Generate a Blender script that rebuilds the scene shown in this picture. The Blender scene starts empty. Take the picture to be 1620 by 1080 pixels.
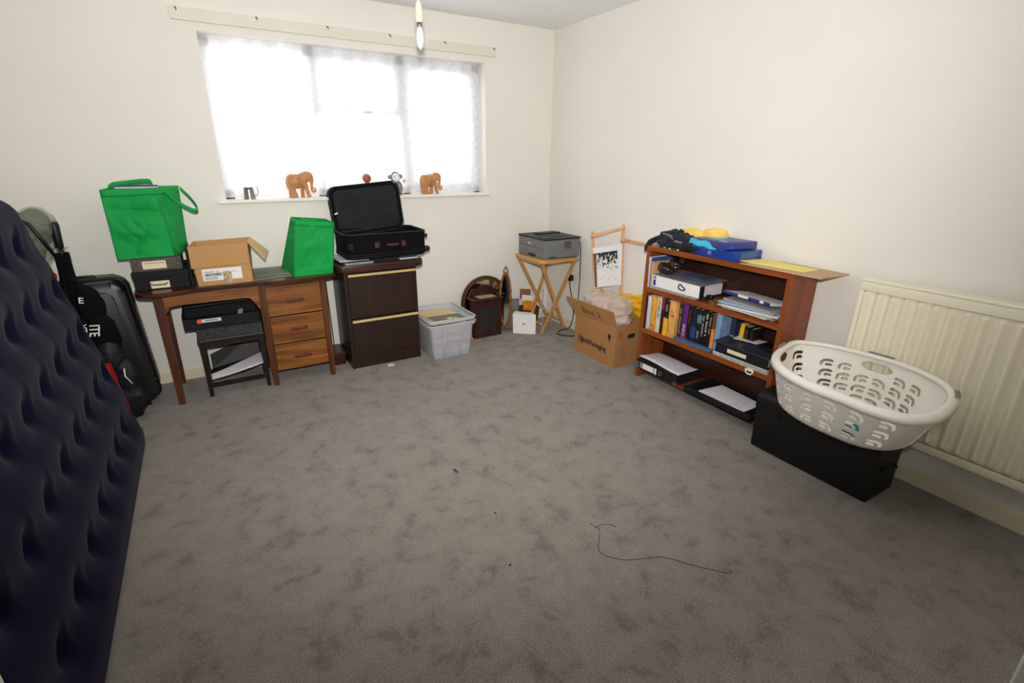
import bpy, bmesh, math, random
from mathutils import Vector, Matrix, noise
R=math.radians; PI=math.pi
sc=bpy.context.scene
COL=sc.collection
random.seed(7)
# ---------------------------------------------------------------- camera
cd=bpy.data.cameras.new('camera'); cam=bpy.data.objects.new('camera',cd); COL.objects.link(cam)
F,YAW,PIT,ROL=792.87,0.5402,0.3502,0.0083
fw=Vector((math.sin(YAW)*math.cos(PIT),math.cos(YAW)*math.cos(PIT),-math.sin(PIT)))
rt=Vector((math.cos(YAW),-math.sin(YAW),0)); up=rt.cross(fw)
r2=rt*math.cos(ROL)+up*math.sin(ROL); u2=-rt*math.sin(ROL)+up*math.cos(ROL)
CAM=Vector((-2.6614,-3.8145,1.4303))
cam.matrix_world=Matrix(((r2.x,u2.x,-fw.x,CAM.x),(r2.y,u2.y,-fw.y,CAM.y),(r2.z,u2.z,-fw.z,CAM.z),(0,0,0,1)))
cd.sensor_width=36; cd.lens=F/1620*36; cd.clip_start=.01
sc.camera=cam
# ---------------------------------------------------------------- light
w=bpy.data.worlds.new('overcast_sky'); sc.world=w; w.use_nodes=True
w.node_tree.nodes['Background'].inputs[0].default_value=(.93,.97,1,1)
w.node_tree.nodes['Background'].inputs[1].default_value=2.5
def area(name,loc,rot,sx,sy,e,col=(1,1,1),portal=False):
    l=bpy.data.lights.new(name,'AREA'); l.shape='RECTANGLE'; l.size=sx; l.size_y=sy; l.energy=e; l.color=col
    o=bpy.data.objects.new(name,l); COL.objects.link(o); o.location=loc; o.rotation_euler=rot
    if portal: l.cycles.is_portal=True
    return o
area('sky_portal',(-1.58,.33,1.63),(R(-90),0,0),1.95,1.02,1,portal=True)
# daylight coming in through the net curtain
area('window_daylight',(-1.58,.30,1.63),(R(-68),0,0),1.8,.9,13,(.97,.985,1))
# the photographer's on-camera flash
fl=bpy.data.lights.new('camera_flash','SPOT'); fl.energy=370; fl.spot_size=R(124); fl.spot_blend=1; fl.shadow_soft_size=.03; fl.color=(1,.98,.945)
fo=bpy.data.objects.new('camera_flash',fl); COL.objects.link(fo); fo.location=CAM+Vector((0,0,.16))
fo.rotation_euler=Vector((math.sin(YAW-.10),math.cos(YAW-.10),.08)).to_track_quat('-Z','Y').to_euler()
sc.view_settings.view_transform='Standard'; sc.view_settings.look='None'
sc.view_settings.gamma=1; sc.view_settings.exposure=-0.05; sc.view_settings.use_curve_mapping=False
sc.cycles.max_bounces=10; sc.cycles.transparent_max_bounces=16; sc.cycles.diffuse_bounces=6
# ---------------------------------------------------------------- materials
def lin(c): return tuple(((x/255)/12.92 if x/255<=.04045 else ((x/255+.055)/1.055)**2.4) for x in c)+(1,)
def mat(name,c,rough=.6,metal=0,var=None,bump=None,spec=.4,sheen=0,coat=0,alpha=1,trans=0,c2=None,emit=0):
    m=bpy.data.materials.new(name); m.use_nodes=True; nt=m.node_tree; b=nt.nodes['Principled BSDF']
    b.inputs['Base Color'].default_value=lin(c); b.inputs['Roughness'].default_value=rough; b.inputs['Metallic'].default_value=metal
    b.inputs['Specular IOR Level'].default_value=spec; b.inputs['Sheen Weight'].default_value=sheen; b.inputs['Coat Weight'].default_value=coat
    b.inputs['Alpha'].default_value=alpha; b.inputs['Transmission Weight'].default_value=trans
    tc=nt.nodes.new('ShaderNodeTexCoord')
    if var is None: var=(6,.12)
    n=nt.nodes.new('ShaderNodeTexNoise'); n.inputs['Scale'].default_value=var[0]; n.inputs['Detail'].default_value=5
    nt.links.new(tc.outputs['Object'],n.inputs['Vector'])
    rp=nt.nodes.new('ShaderNodeValToRGB'); a=lin(c); k=var[1]
    rp.color_ramp.elements[0].position=.3; rp.color_ramp.elements[1].position=.7
    rp.color_ramp.elements[0].color=tuple(x*(1-k) for x in a[:3])+(1,) if c2 is None else lin(c2)
    rp.color_ramp.elements[1].color=tuple(min(1,x*(1+k)) for x in a[:3])+(1,) if c2 is None else a
    nt.links.new(n.outputs['Fac'],rp.inputs['Fac']); nt.links.new(rp.outputs['Color'],b.inputs['Base Color'])
    if bump:
        n2=nt.nodes.new('ShaderNodeTexNoise'); n2.inputs['Scale'].default_value=bump[0]; n2.inputs['Detail'].default_value=4
        nt.links.new(tc.outputs['Object'],n2.inputs['Vector'])
        bp=nt.nodes.new('ShaderNodeBump'); bp.inputs['Strength'].default_value=bump[1]; bp.inputs['Distance'].default_value=bump[2] if len(bump)>2 else .002
        nt.links.new(n2.outputs['Fac'],bp.inputs['Height']); nt.links.new(bp.outputs['Normal'],b.inputs['Normal'])
    return m
def wood(name,c1,c2,axis='x',sc_=1,rough=.42,coat=.15):
    m=mat(name,c1,rough=rough,coat=coat); nt=m.node_tree; b=nt.nodes['Principled BSDF']
    tc=nt.nodes.new('ShaderNodeTexCoord'); mp=nt.nodes.new('ShaderNodeMapping')
    s=[22*sc_]*3; s['xyz'.index(axis)]=1.6*sc_
    mp.inputs['Scale'].default_value=s
    n=nt.nodes.new('ShaderNodeTexNoise'); n.inputs['Scale'].default_value=1.6; n.inputs['Detail'].default_value=7; n.inputs['Distortion'].default_value=.7
    rp=nt.nodes.new('ShaderNodeValToRGB'); rp.color_ramp.elements[0].position=.36; rp.color_ramp.elements[1].position=.66
    rp.color_ramp.elements[0].color=lin(c2); rp.color_ramp.elements[1].color=lin(c1)
    nt.links.new(tc.outputs['Object'],mp.inputs[0]); nt.links.new(mp.outputs[0],n.inputs['Vector']); nt.links.new(n.outputs['Fac'],rp.inputs['Fac'])
    nt.links.new(rp.outputs['Color'],b.inputs['Base Color'])
    bp=nt.nodes.new('ShaderNodeBump'); bp.inputs['Strength'].default_value=.12; bp.inputs['Distance'].default_value=.001
    nt.links.new(n.outputs['Fac'],bp.inputs['Height']); nt.links.new(bp.outputs['Normal'],b.inputs['Normal'])
    return m
def clear(name,c,a,rough=.3,bump=None):
    # milky / clear plastic: part transparent, part glossy
    m=mat(name,c,rough=rough,spec=.6,bump=bump,var=(5,.04)); nt=m.node_tree
    out=nt.nodes['Material Output']; b=nt.nodes['Principled BSDF']
    t=nt.nodes.new('ShaderNodeBsdfTransparent'); mx=nt.nodes.new('ShaderNodeMixShader'); mx.inputs[0].default_value=a
    nt.links.new(t.outputs[0],mx.inputs[1]); nt.links.new(b.outputs[0],mx.inputs[2]); nt.links.new(mx.outputs[0],out.inputs[0])
    return m
def carpet():
    m=mat('carpet_pile',(118,110,104),rough=.97,spec=.1,sheen=.25); nt=m.node_tree; b=nt.nodes['Principled BSDF']
    tc=nt.nodes.new('ShaderNodeTexCoord')
    def N(s,d,dist=0,rough=.6):
        n=nt.nodes.new('ShaderNodeTexNoise'); n.inputs['Scale'].default_value=s; n.inputs['Detail'].default_value=d; n.inputs['Distortion'].default_value=dist; n.inputs['Roughness'].default_value=rough
        nt.links.new(tc.outputs['Object'],n.inputs['Vector']); return n
    a=N(9,8,.3,.7); f=N(210,4,0,.95); g=N(1.3,3,.3)
    rp=nt.nodes.new('ShaderNodeValToRGB'); e=rp.color_ramp.elements
    e[0].position=.36; e[0].color=lin((118,109,101)); e[1].position=.60; e[1].color=lin((147,138,130))
    e2=rp.color_ramp.elements.new(.46); e2.color=lin((138,129,121))
    nt.links.new(a.outputs['Fac'],rp.inputs['Fac'])
    r2_=nt.nodes.new('ShaderNodeValToRGB'); r2_.color_ramp.elements[0].position=.38; r2_.color_ramp.elements[0].color=(.42,.42,.42,1); r2_.color_ramp.elements[1].position=.62; r2_.color_ramp.elements[1].color=(1.5,1.5,1.5,1)
    nt.links.new(f.outputs['Fac'],r2_.inputs['Fac'])
    mu=nt.nodes.new('ShaderNodeMixRGB'); mu.blend_type='MULTIPLY'; mu.inputs[0].default_value=1
    nt.links.new(rp.outputs[0],mu.inputs[1]); nt.links.new(r2_.outputs[0],mu.inputs[2])
    nt.links.new(mu.outputs[0],b.inputs['Base Color'])
    ad=nt.nodes.new('ShaderNodeMath'); ad.operation='ADD'; sm=nt.nodes.new('ShaderNodeMath'); sm.operation='MULTIPLY'; sm.inputs[1].default_value=.6
    nt.links.new(a.outputs['Fac'],sm.inputs[0]); nt.links.new(sm.outputs[0],ad.inputs[0]); nt.links.new(f.outputs['Fac'],ad.inputs[1])
    bp=nt.nodes.new('ShaderNodeBump'); bp.inputs['Strength'].default_value=.6; bp.inputs['Distance'].default_value=.004
    nt.links.new(ad.outputs[0],bp.inputs['Height']); nt.links.new(bp.outputs['Normal'],b.inputs['Normal'])
    return m
def net():
    m=bpy.data.materials.new('net_lace'); m.use_nodes=True; nt=m.node_tree; nt.nodes.clear()
    out=nt.nodes.new('ShaderNodeOutputMaterial'); t=nt.nodes.new('ShaderNodeBsdfTransparent'); tr=nt.nodes.new('ShaderNodeBsdfTranslucent'); d=nt.nodes.new('ShaderNodeBsdfDiffuse')
    tr.inputs[0].default_value=(.93,.93,.95,1); d.inputs[0].default_value=(.85,.85,.87,1)
    mx=nt.nodes.new('ShaderNodeMixShader'); mx.inputs[0].default_value=.55; nt.links.new(tr.outputs[0],mx.inputs[1]); nt.links.new(d.outputs[0],mx.inputs[2])
    tc=nt.nodes.new('ShaderNodeTexCoord'); n=nt.nodes.new('ShaderNodeTexVoronoi'); n.inputs['Scale'].default_value=26
    nt.links.new(tc.outputs['Object'],n.inputs['Vector'])
    rp=nt.nodes.new('ShaderNodeMapRange'); rp.inputs[1].default_value=.1; rp.inputs[2].default_value=.6; rp.inputs[3].default_value=.93; rp.inputs[4].default_value=.72
    nt.links.new(n.outputs[0],rp.inputs[0])
    m2=nt.nodes.new('ShaderNodeMixShader'); nt.links.new(rp.outputs[0],m2.inputs[0]); nt.links.new(t.outputs[0],m2.inputs[1]); nt.links.new(mx.outputs[0],m2.inputs[2])
    nt.links.new(m2.outputs[0],out.inputs[0]); return m
WALL=mat('cream_emulsion',(232,228,220),rough=.9,spec=.15,var=(3,.015),bump=(60,.12,.002))
CEIL=mat('ceiling_paint',(240,241,242),rough=.95,spec=.1,var=(3,.01))
TRIM=mat('cream_gloss',(226,218,192),rough=.4,spec=.4,var=(4,.03))
BATT=mat('batten_paint',(222,220,204),rough=.5,var=(6,.03))
SILL=mat('sill_gloss',(236,234,224),rough=.3,var=(4,.02))
UPVC=mat('white_upvc',(225,226,232),rough=.3,var=(4,.01))
GLASS=clear('pane_glass',(235,245,250),.06,rough=.02)
RAD=mat('radiator_enamel',(238,231,208),rough=.28,spec=.6,var=(3,.03))
NAVY=mat('navy_flock',(14,14,38),rough=.95,spec=.06,sheen=.06,var=(14,.12),bump=(500,.15,.001))
BLK=mat('black_plastic',(11,11,12),rough=.45,var=(9,.2))
BLKM=mat('black_matt_card',(14,15,17),rough=.8,var=(12,.25),bump=(200,.1,.001))
BLKF=mat('black_fabric',(12,13,15),rough=.95,spec=.15,sheen=.0,var=(18,.3),bump=(140,.3,.002))
BLKL=mat('black_leatherette',(12,11,11),rough=.5,var=(10,.3),bump=(90,.3,.002))
NYL=mat('navy_nylon',(14,17,28),rough=.6,var=(8,.3),bump=(25,.4,.01))
RED=mat('red_nylon',(158,14,18),rough=.6,var=(9,.2),bump=(30,.4,.006))
GREEN=mat('green_nonwoven',(10,152,66),rough=.7,spec=.25,var=(5,.1),bump=(300,.15,.001))
GREEND=mat('green_binding',(8,128,54),rough=.7,var=(5,.1))
CARD=mat('brown_cardboard',(186,140,88),rough=.85,var=(5,.06),bump=(40,.1,.001))
CARD2=mat('packing_cardboard',(171,122,72),rough=.85,var=(5,.06),bump=(40,.1,.001))
WHITE=mat('white_paper',(232,230,228),rough=.8,var=(8,.03))
PAPER=mat('office_paper',(222,216,222),rough=.8,var=(8,.04))
CREAMP=mat('cream_label',(226,216,184),rough=.7,var=(8,.04))
INK=mat('printing_ink',(28,26,26),rough=.7,var=(8,.1))
INKF=mat('faded_marker',(104,74,44),rough=.8,var=(8,.1))
SAGE=mat('sage_folder',(118,124,104),rough=.7,var=(8,.06))
MARB=mat('marbled_grey_card',(62,62,60),rough=.75,var=(70,.5),c2=(30,30,30))
BROWNF=mat('brown_grey_card',(84,76,68),rough=.8,var=(60,.4))
GOLD=mat('brass_strip',(238,210,142),rough=.35,metal=.35,var=(4,.06))
DKW=wood('mahogany_laminate',(48,25,17),(32,16,11),'z',1,rough=.45)
DKWX=wood('mahogany_top',(66,32,20),(42,20,13),'x',1,rough=.4)
TEAK=wood('teak_veneer',(154,96,36),(100,54,18),'x',.8)
TEAKZ=wood('teak_upright',(102,52,20),(70,32,12),'z',.8)
TEAKD=wood('teak_top_edge',(82,36,17),(48,20,10),'x',.8,rough=.3)
PINE=wood('stained_pine',(152,76,24),(112,50,14),'y',.7)
PINEZ=wood('stained_pine_upright',(146,74,24),(122,58,17),'z',.35)
BACKB=wood('shaded_hardboard_back',(60,26,13),(44,19,10),'y',.7)  # bookcase back: shadow inside the shelves is put into this darkened colour
LTW=wood('light_rubberwood',(214,166,98),(192,138,72),'x',.8)
LTWZ=wood('light_rubberwood_leg',(204,154,92),(176,126,68),'z',.8)
FRW=wood('beech_frame',(222,172,122),(204,150,100),'z',.8)
STOOLW=wood('dark_stool_wood',(34,15,11),(20,9,7),'z',.8)
PRG=mat('printer_grey',(112,114,116),rough=.5,var=(8,.03))
PRD=mat('printer_dark',(38,40,42),rough=.5,var=(8,.06))
TUB=clear('frosted_tub',(218,224,230),.36,rough=.35)
BAGP=clear('clear_polythene',(244,238,232),.38,rough=.1,bump=(30,1,.04))
BAGG=clear('grey_polythene',(170,176,160),.34,rough=.08,bump=(24,1,.04))
YEL=mat('yellow_carrier',(232,176,16),rough=.5,var=(6,.1),bump=(18,.4,.01))
YELC=mat('yellow_cloth',(250,206,96),rough=.8,sheen=.2,var=(10,.08),bump=(40,.4,.004))
YELP=mat('yellow_paper_folder',(238,224,128),rough=.7,var=(6,.03))
KRAFT=mat('kraft_board',(196,164,128),rough=.8,var=(6,.04))
BLUEP=mat('blue_ream_wrap',(24,62,148),rough=.35,var=(5,.25),bump=(14,.2,.006))
CYANP=mat('cyan_ream_wrap',(56,176,216),rough=.35,var=(5,.1))
NAVP=mat('indigo_ream_wrap',(58,66,128),rough=.35,var=(5,.15))
BSK=mat('white_polypropylene',(236,232,224),rough=.38,spec=.45,var=(3,.015))
GRIP=mat('grey_brown_grip',(136,124,108),rough=.7,var=(30,.2))
ELE=wood('carved_light_wood',(198,140,88),(176,116,66),'z',1.4,rough=.5)
BALLW=wood('red_brown_wood',(168,96,74),(140,74,56),'x',1.4,rough=.4)
PEWT=mat('pewter',(150,146,140),rough=.3,metal=.9,var=(9,.1))
PLSH=mat('grey_plush',(168,160,156),rough=1,var=(50,.5),c2=(90,82,80),bump=(120,.7,.006))
PLSW=mat('white_plush',(236,238,236),rough=1,var=(30,.05),bump=(120,.5,.004))
GILT=mat('aged_gilt',(138,98,48),rough=.45,metal=.45,var=(40,.4),bump=(60,.5,.004))
OAKD=wood('dark_frame_wood',(92,58,34),(62,36,22),'x',1)
ROSE=wood('rosewood_case',(70,30,22),(42,18,14),'z',1,rough=.35)
MIRR=mat('mirror_silver',(205,208,200),rough=.03,metal=1,var=(3,.01))
SMOKE=mat('smoked_glass',(26,26,24),rough=.08,spec=.6,var=(4,.5))
BULB=clear('frosted_bulb_glass',(240,240,245),.75,rough=.2)
LEATH=mat('tan_leather',(74,36,25),rough=.6,var=(20,.2))
BASKW=mat('brown_wicker',(82,56,40),rough=.8,var=(80,.4),bump=(90,.6,.004))
ORNG=mat('orange_packet',(222,140,24),rough=.4,var=(16,.25))
GREYB=mat('grey_board',(168,162,160),rough=.8,var=(5,.04))
def col(name,c,**k): return mat(name,c,**k)
# ---------------------------------------------------------------- builders
PM={}
class MB:
    def __init__(s): s.bm=bmesh.new()
    def box(s,c,sz,rot=None,bev=0,seg=2):
        r=bmesh.ops.create_cube(s.bm,size=1)['verts']
        for v in r: v.co=Vector((v.co.x*sz[0],v.co.y*sz[1],v.co.z*sz[2]))
        if bev:
            es=list({e for v in r for e in v.link_edges})
            q=bmesh.ops.bevel(s.bm,geom=es,offset=bev,segments=seg,affect='EDGES',profile=.5)
            r=list({v for f in q['faces'] for v in f.verts})
            # all verts of this island
            seen=set(r); st=list(r)
            while st:
                v=st.pop()
                for e in v.link_edges:
                    o=e.other_vert(v)
                    if o not in seen: seen.add(o); st.append(o)
            r=list(seen)
        M=Matrix.Translation(Vector(c))
        if rot is not None: M=M@(rot if isinstance(rot,Matrix) else Matrix.Rotation(rot,4,'Z'))
        for v in r: v.co=M@v.co
        return s
    def bx(s,x0,x1,y0,y1,z0,z1,bev=0,seg=2):
        return s.box(((x0+x1)/2,(y0+y1)/2,(z0+z1)/2),(abs(x1-x0),abs(y1-y0),abs(z1-z0)),None,bev,seg)
    def hexa(s,p):
        # 8 corners: bottom loop 0-3, top loop 4-7
        v=[s.bm.verts.new(q) for q in p]
        for f in ((3,2,1,0),(4,5,6,7),(0,1,5,4),(1,2,6,5),(2,3,7,6),(3,0,4,7)): s.bm.faces.new([v[i] for i in f])
        return s
    def tube(s,pts,r,seg=8,closed=False,flat=1):
        pts=[Vector(p) for p in pts]; n=len(pts); rs=r if isinstance(r,(list,tuple)) else [r]*n
        rings=[]; prev=None
        for i,p in enumerate(pts):
            if closed: t=(pts[(i+1)%n]-pts[i-1]).normalized()
            else: t=(pts[min(i+1,n-1)]-pts[max(i-1,0)]).normalized()
            if prev is None:
                a=Vector((0,0,1)) if abs(t.z)<.9 else Vector((1,0,0))
                u=t.cross(a).normalized()
            else: u=(prev-t*prev.dot(t)).normalized()
            prev=u; v=t.cross(u)
            rings.append([s.bm.verts.new(p+(u*math.cos(2*PI*k/seg)+v*math.sin(2*PI*k/seg)*flat)*rs[i]) for k in range(seg)])
        m=n if closed else n-1
        for i in range(m):
            A,B=rings[i],rings[(i+1)%n]
            for k in range(seg): s.bm.faces.new((A[k],A[(k+1)%seg],B[(k+1)%seg],B[k]))
        if not closed: s.bm.faces.new(rings[0][::-1]); s.bm.faces.new(rings[-1])
        return s
    def lathe(s,prof,seg=32,M=None):
        rings=[]
        for r,z in prof:
            rings.append([s.bm.verts.new(Vector((max(r,1e-4)*math.cos(2*PI*k/seg),max(r,1e-4)*math.sin(2*PI*k/seg),z))) for k in range(seg)])
        for A,B in zip(rings,rings[1:]):
            for k in range(seg): s.bm.faces.new((A[k],A[(k+1)%seg],B[(k+1)%seg],B[k]))
        s.bm.faces.new(rings[0][::-1]); s.bm.faces.new(rings[-1])
        if M is not None:
            for rg in rings:
                for v in rg: v.co=M@v.co
        return s
    def prism(s,poly,d,M=None,bev=0):
        # poly 2D in local xy, extruded 0..d along z, then M
        b=[s.bm.verts.new(Vector((x,y,0))) for x,y in poly]; t=[s.bm.verts.new(Vector((x,y,d))) for x,y in poly]
        n=len(poly); f0=s.bm.faces.new(b[::-1]); f1=s.bm.faces.new(t); fs=[f0,f1]
        for i in range(n): fs.append(s.bm.faces.new((b[i],b[(i+1)%n],t[(i+1)%n],t[i])))
        vs=b+t
        if bev:
            es=[e for e in f0.edges]+[e for e in f1.edges]
            q=bmesh.ops.bevel(s.bm,geom=es,offset=bev,segments=2,affect='EDGES',profile=.5)
            seen=set(v for f in q['faces'] for v in f.verts); st=list(seen)
            while st:
                v=st.pop()
                for e in v.link_edges:
                    o=e.other_vert(v)
                    if o not in seen: seen.add(o); st.append(o)
            vs=list(seen)
        if M is not None:
            for v in vs: v.co=M@v.co
        return s
    def grid(s,fn,nu,nv,cu=False,mask=None):
        V=[[s.bm.verts.new(Vector(fn(i/nu,j/nv))) for j in range(nv+1)] for i in range(nu if cu else nu+1)]
        for i in range(nu):
            for j in range(nv):
                if mask and not mask((i+.5)/nu,(j+.5)/nv): continue
                A=V[i]; B=V[(i+1)%len(V)]
                s.bm.faces.new((A[j],B[j],B[j+1],A[j+1]))
        if mask:
            lo=[v for v in s.bm.verts if not v.link_faces]; bmesh.ops.delete(s.bm,geom=lo,context='VERTS')
        return s
    def ell(s,c,r,seg=20,M=None):
        q=bmesh.ops.create_uvsphere(s.bm,u_segments=seg,v_segments=seg//2+2,radius=1)['verts']
        for v in q:
            v.co=Vector((v.co.x*r[0],v.co.y*r[1],v.co.z*r[2]))
            if M is not None: v.co=M@v.co
            v.co+=Vector(c)
        return s
    def noise(s,amp,freq,seed=0,zlock=None):
        s.bm.normal_update()
        for v in s.bm.verts:
            d=noise.noise(v.co*freq+Vector((seed,seed*1.7,0)))+.5*noise.noise(v.co*freq*2.3+Vector((seed,0,3)))
            if zlock and v.co.z<=zlock: continue
            v.co+=v.normal*d*amp
        return s
def thing(name,label,cat,loc,rz=0,group=None):
    o=bpy.data.objects.new(name,None); COL.objects.link(o); o.location=loc; o.rotation_euler=(0,0,rz); o.empty_display_size=.05
    o['label']=label; o['category']=cat
    if group: o['group']=group
    PM[o]=Matrix.Translation(Vector(loc))@Matrix.Rotation(rz,4,'Z'); return o
def link(name,mb,m,parent=None,smooth=False,local=False,solid=0):
    me=bpy.data.meshes.new(name); bm=mb.bm if isinstance(mb,MB) else mb
    bmesh.ops.recalc_face_normals(bm,faces=bm.faces) if not getattr(mb,'keep',False) else None
    if parent is not None and not local: bmesh.ops.transform(bm,matrix=PM[parent].inverted(),verts=bm.verts)
    loc=None
    if parent is None and not local:
        xs=[v.co for v in bm.verts]; c=Vector(((min(v.x for v in xs)+max(v.x for v in xs))/2,(min(v.y for v in xs)+max(v.y for v in xs))/2,min(v.z for v in xs)))
        bmesh.ops.translate(bm,vec=-c,verts=bm.verts); loc=c
    bm.to_mesh(me); bm.free(); me.materials.append(m)
    for p in me.polygons: p.use_smooth=bool(smooth)
    if smooth=='auto':
        for p in me.polygons: p.use_smooth=True
        me.set_sharp_from_angle(angle=R(35))
    o=bpy.data.objects.new(name,me); COL.objects.link(o)
    if parent is not None: o.parent=parent; PM[o]=PM[parent]
    elif loc is not None: o.location=loc; PM[o]=Matrix.Translation(loc)
    else: PM[o]=Matrix.Identity(4)
    if solid:
        md=o.modifiers.new('thickness','SOLIDIFY'); md.thickness=solid; md.offset=0
    return o
def solo(name,mb,m,label,cat,group=None,smooth=False,solid=0):
    o=link(name,mb,m,None,smooth,solid=solid); o['label']=label; o['category']=cat
    if group: o['group']=group
    return o
def struct(name,mb,m,parent=None,smooth=False):
    o=link(name,mb,m,parent,smooth)
    if parent is None: o['kind']='structure'
    return o
def bake(o):
    bpy.context.view_layer.update(); dg=bpy.context.evaluated_depsgraph_get()
    me=bpy.data.meshes.new_from_object(o.evaluated_get(dg)); o.modifiers.clear(); o.data=me; return o
def blob(name,mb,m,parent=None,vox=.005,amp=0,freq=8,sm=2,seed=0,st=(1,1,1)):
    o=link(name,mb,m,parent,True)
    md=o.modifiers.new('r','REMESH'); md.mode='VOXEL'; md.voxel_size=vox; md.use_smooth_shade=True
    s=o.modifiers.new('s','SMOOTH'); s.factor=.5; s.iterations=sm
    bake(o)
    if amp:
        me=o.data; ns=[v.normal.copy() for v in me.vertices]
        for v,n in zip(me.vertices,ns):
            q=Vector((v.co.x*st[0],v.co.y*st[1]+v.co.z*(st[2]-1)*.35,v.co.z*st[2]))*freq+Vector((seed,seed,0)); d=noise.noise(q)+.6*abs(noise.noise(q*2.1))-.2
            v.co+=n*d*amp
    for p in o.data.polygons: p.use_smooth=True
    return o
def dup(o,loc,rz=None,label=None,group=None,name=None):
    c=o.copy(); COL.objects.link(c); c.location=loc
    if rz is not None: c.rotation_euler=(0,0,rz)
    if label: c['label']=label
    if group: c['group']=group
    def rec(a,b):
        for ch in list(a.children):
            d=ch.copy(); COL.objects.link(d); d.parent=b; rec(ch,d)
    rec(o,c); return c
def frame3(o,x,z):
    # matrix whose local x -> x dir, y -> up dir z, normal = x cross z
    x=Vector(x).normalized(); z=Vector(z).normalized(); n=x.cross(z)
    return Matrix(((x.x,z.x,n.x,o[0]),(x.y,z.y,n.y,o[1]),(x.z,z.z,n.z,o[2]),(0,0,0,1)))
def text(s,size,m,parent,M,name='lettering',ex=.0004,align='LEFT',sx=1,bold=0):
    c=bpy.data.curves.new(name,'FONT'); c.body=s; c.size=size; c.extrude=ex; c.align_x=align; c.offset=bold
    t=bpy.data.objects.new(name,c); COL.objects.link(t); bpy.context.view_layer.update()
    me=bpy.data.meshes.new_from_object(t.evaluated_get(bpy.context.evaluated_depsgraph_get())); bpy.data.objects.remove(t)
    bm=bmesh.new(); bm.from_mesh(me); bmesh.ops.scale(bm,vec=(sx,1,1),verts=bm.verts); bmesh.ops.transform(bm,matrix=M,verts=bm.verts)
    return link(name,bm,m,parent)
def strips(M,items,t=.0006):
    # little flat raised marks: list of (x,y,w,h) in the local frame
    b=MB()
    for x,y,w_,h_ in items:
        b.prism([(x,y),(x+w_,y),(x+w_,y+h_),(x,y+h_)],t,M)
    return b
def rrect(w_,h_,r,n=5,cx=0,cy=0):
    p=[]
    for sx,sy,a0 in ((1,1,0),(-1,1,90),(-1,-1,180),(1,-1,270)):
        for k in range(n+1):
            a=R(a0+90*k/n); p.append((cx+sx*(w_/2-r)+r*math.cos(a),cy+sy*(h_/2-r)+r*math.sin(a)))
    return p
def catmull(P,n,closed=True):
    out=[]; N=len(P)
    for i in range(N if closed else N-1):
        g=lambda k:Vector(P[(i+k)%N]) if closed else Vector(P[min(max(i+k,0),N-1)])
        a,b,c,d=g(-1),g(0),g(1),g(2)
        for k in range(n):
            t=k/n; out.append(.5*((2*b)+(-a+c)*t+(2*a-5*b+4*c-d)*t*t+(-a+3*b-3*c+d)*t**3))
    if not closed: out.append(Vector(P[-1]))
    return out
# ================================================================ room
XL,YF,H=-3.75,-3.78,2.4
WX0,WX1,WZ0,WZ1=-2.527,-.636,1.145,2.113
struct('floor',MB().bx(XL-.1,.1,-5.3,.1,-.1,0),carpet())
struct('ceiling',MB().bx(XL-.1,.1,-5.3,.3,H,H+.1),CEIL)
struct('wall_back',MB().bx(XL-.1,WX0,0,.3,0,H).bx(WX1,.1,0,.3,0,H).bx(WX0,WX1,0,.3,0,WZ0).bx(WX0,WX1,0,.3,WZ1,H),WALL)
struct('wall_right',MB().bx(0,.1,-5.3,0,0,H),WALL)
struct('wall_left',MB().bx(XL-.1,XL,-5.3,0,0,H),WALL)
struct('wall_front',MB().bx(XL,-3.06,YF-.1,YF,0,H).bx(-2.08,0,YF-.1,YF,0,H).bx(-3.06,-2.08,YF-.1,YF,2.06,H),WALL)
struct('wall_hall',MB().bx(XL,0,-5.35,-5.3,0,H),WALL)
struct('baseboard_back',MB().bx(XL,0,-.014,0,0,.06).bx(XL,0,-.009,0,.06,.068),TRIM)
struct('baseboard_right',MB().bx(-.014,0,YF,-.014,0,.066).bx(-.009,0,YF,-.014,.066,.075),TRIM)
struct('baseboard_left',MB().bx(XL,XL+.014,YF,-.014,0,.068),TRIM)
# doorway lining and the door standing open
struct('trim_1',MB().bx(-2.115,-2.08,YF-.1,-3.7725,0,2.06,.002).bx(-2.118,-2.04,-3.782,-3.7725,0,2.09,.002),mat('door_trim_paint',(214,214,206),rough=.4))
d=struct('door_1',MB().bx(-3.06,-3.0235,-3.77,-3.005,.008,2.03,.002),mat('door_paint',(210,212,200),rough=.4))
struct('door_handle',MB().tube([(-3.0235,-3.07,1.0),(-2.985,-3.07,1.0),(-2.985,-3.16,1.0)],.008),PEWT,d,True)
# window
wf=struct('window_1',MB().bx(WX0,WX1,.12,.175,WZ0+.01,WZ0+.075,.004).bx(WX0,WX1,.12,.175,WZ1-.06,WZ1,.004)
   .bx(WX0,WX0+.06,.12,.175,WZ0,WZ1,.004).bx(WX1-.06,WX1,.12,.175,WZ0,WZ1,.004)
   .bx(-1.935,-1.865,.12,.175,WZ0,WZ1,.004).bx(-1.31,-1.24,.12,.175,WZ0,WZ1,.004),UPVC)
struct('casement',MB().bx(-1.865,-1.31,.115,.17,1.70,1.76,.004).bx(-1.865,-1.31,.115,.16,2.03,2.055,.003).bx(-1.865,-1.835,.115,.16,1.76,2.03,.003).bx(-1.34,-1.31,.115,.16,1.76,2.03,.003),UPVC,wf)
struct('casement',MB().bx(-1.24,-1.2,.115,.16,1.22,2.055,.003).bx(-.736,-.696,.115,.16,1.22,2.055,.003).bx(-1.2,-.736,.115,.16,2.02,2.055,.003).bx(-1.2,-.736,.115,.16,1.22,1.255,.003),UPVC,wf)
struct('window_handle',MB().tube([(-1.59,.115,1.73),(-1.59,.095,1.73),(-1.5,.095,1.735)],.008),UPVC,wf,True)
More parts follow.
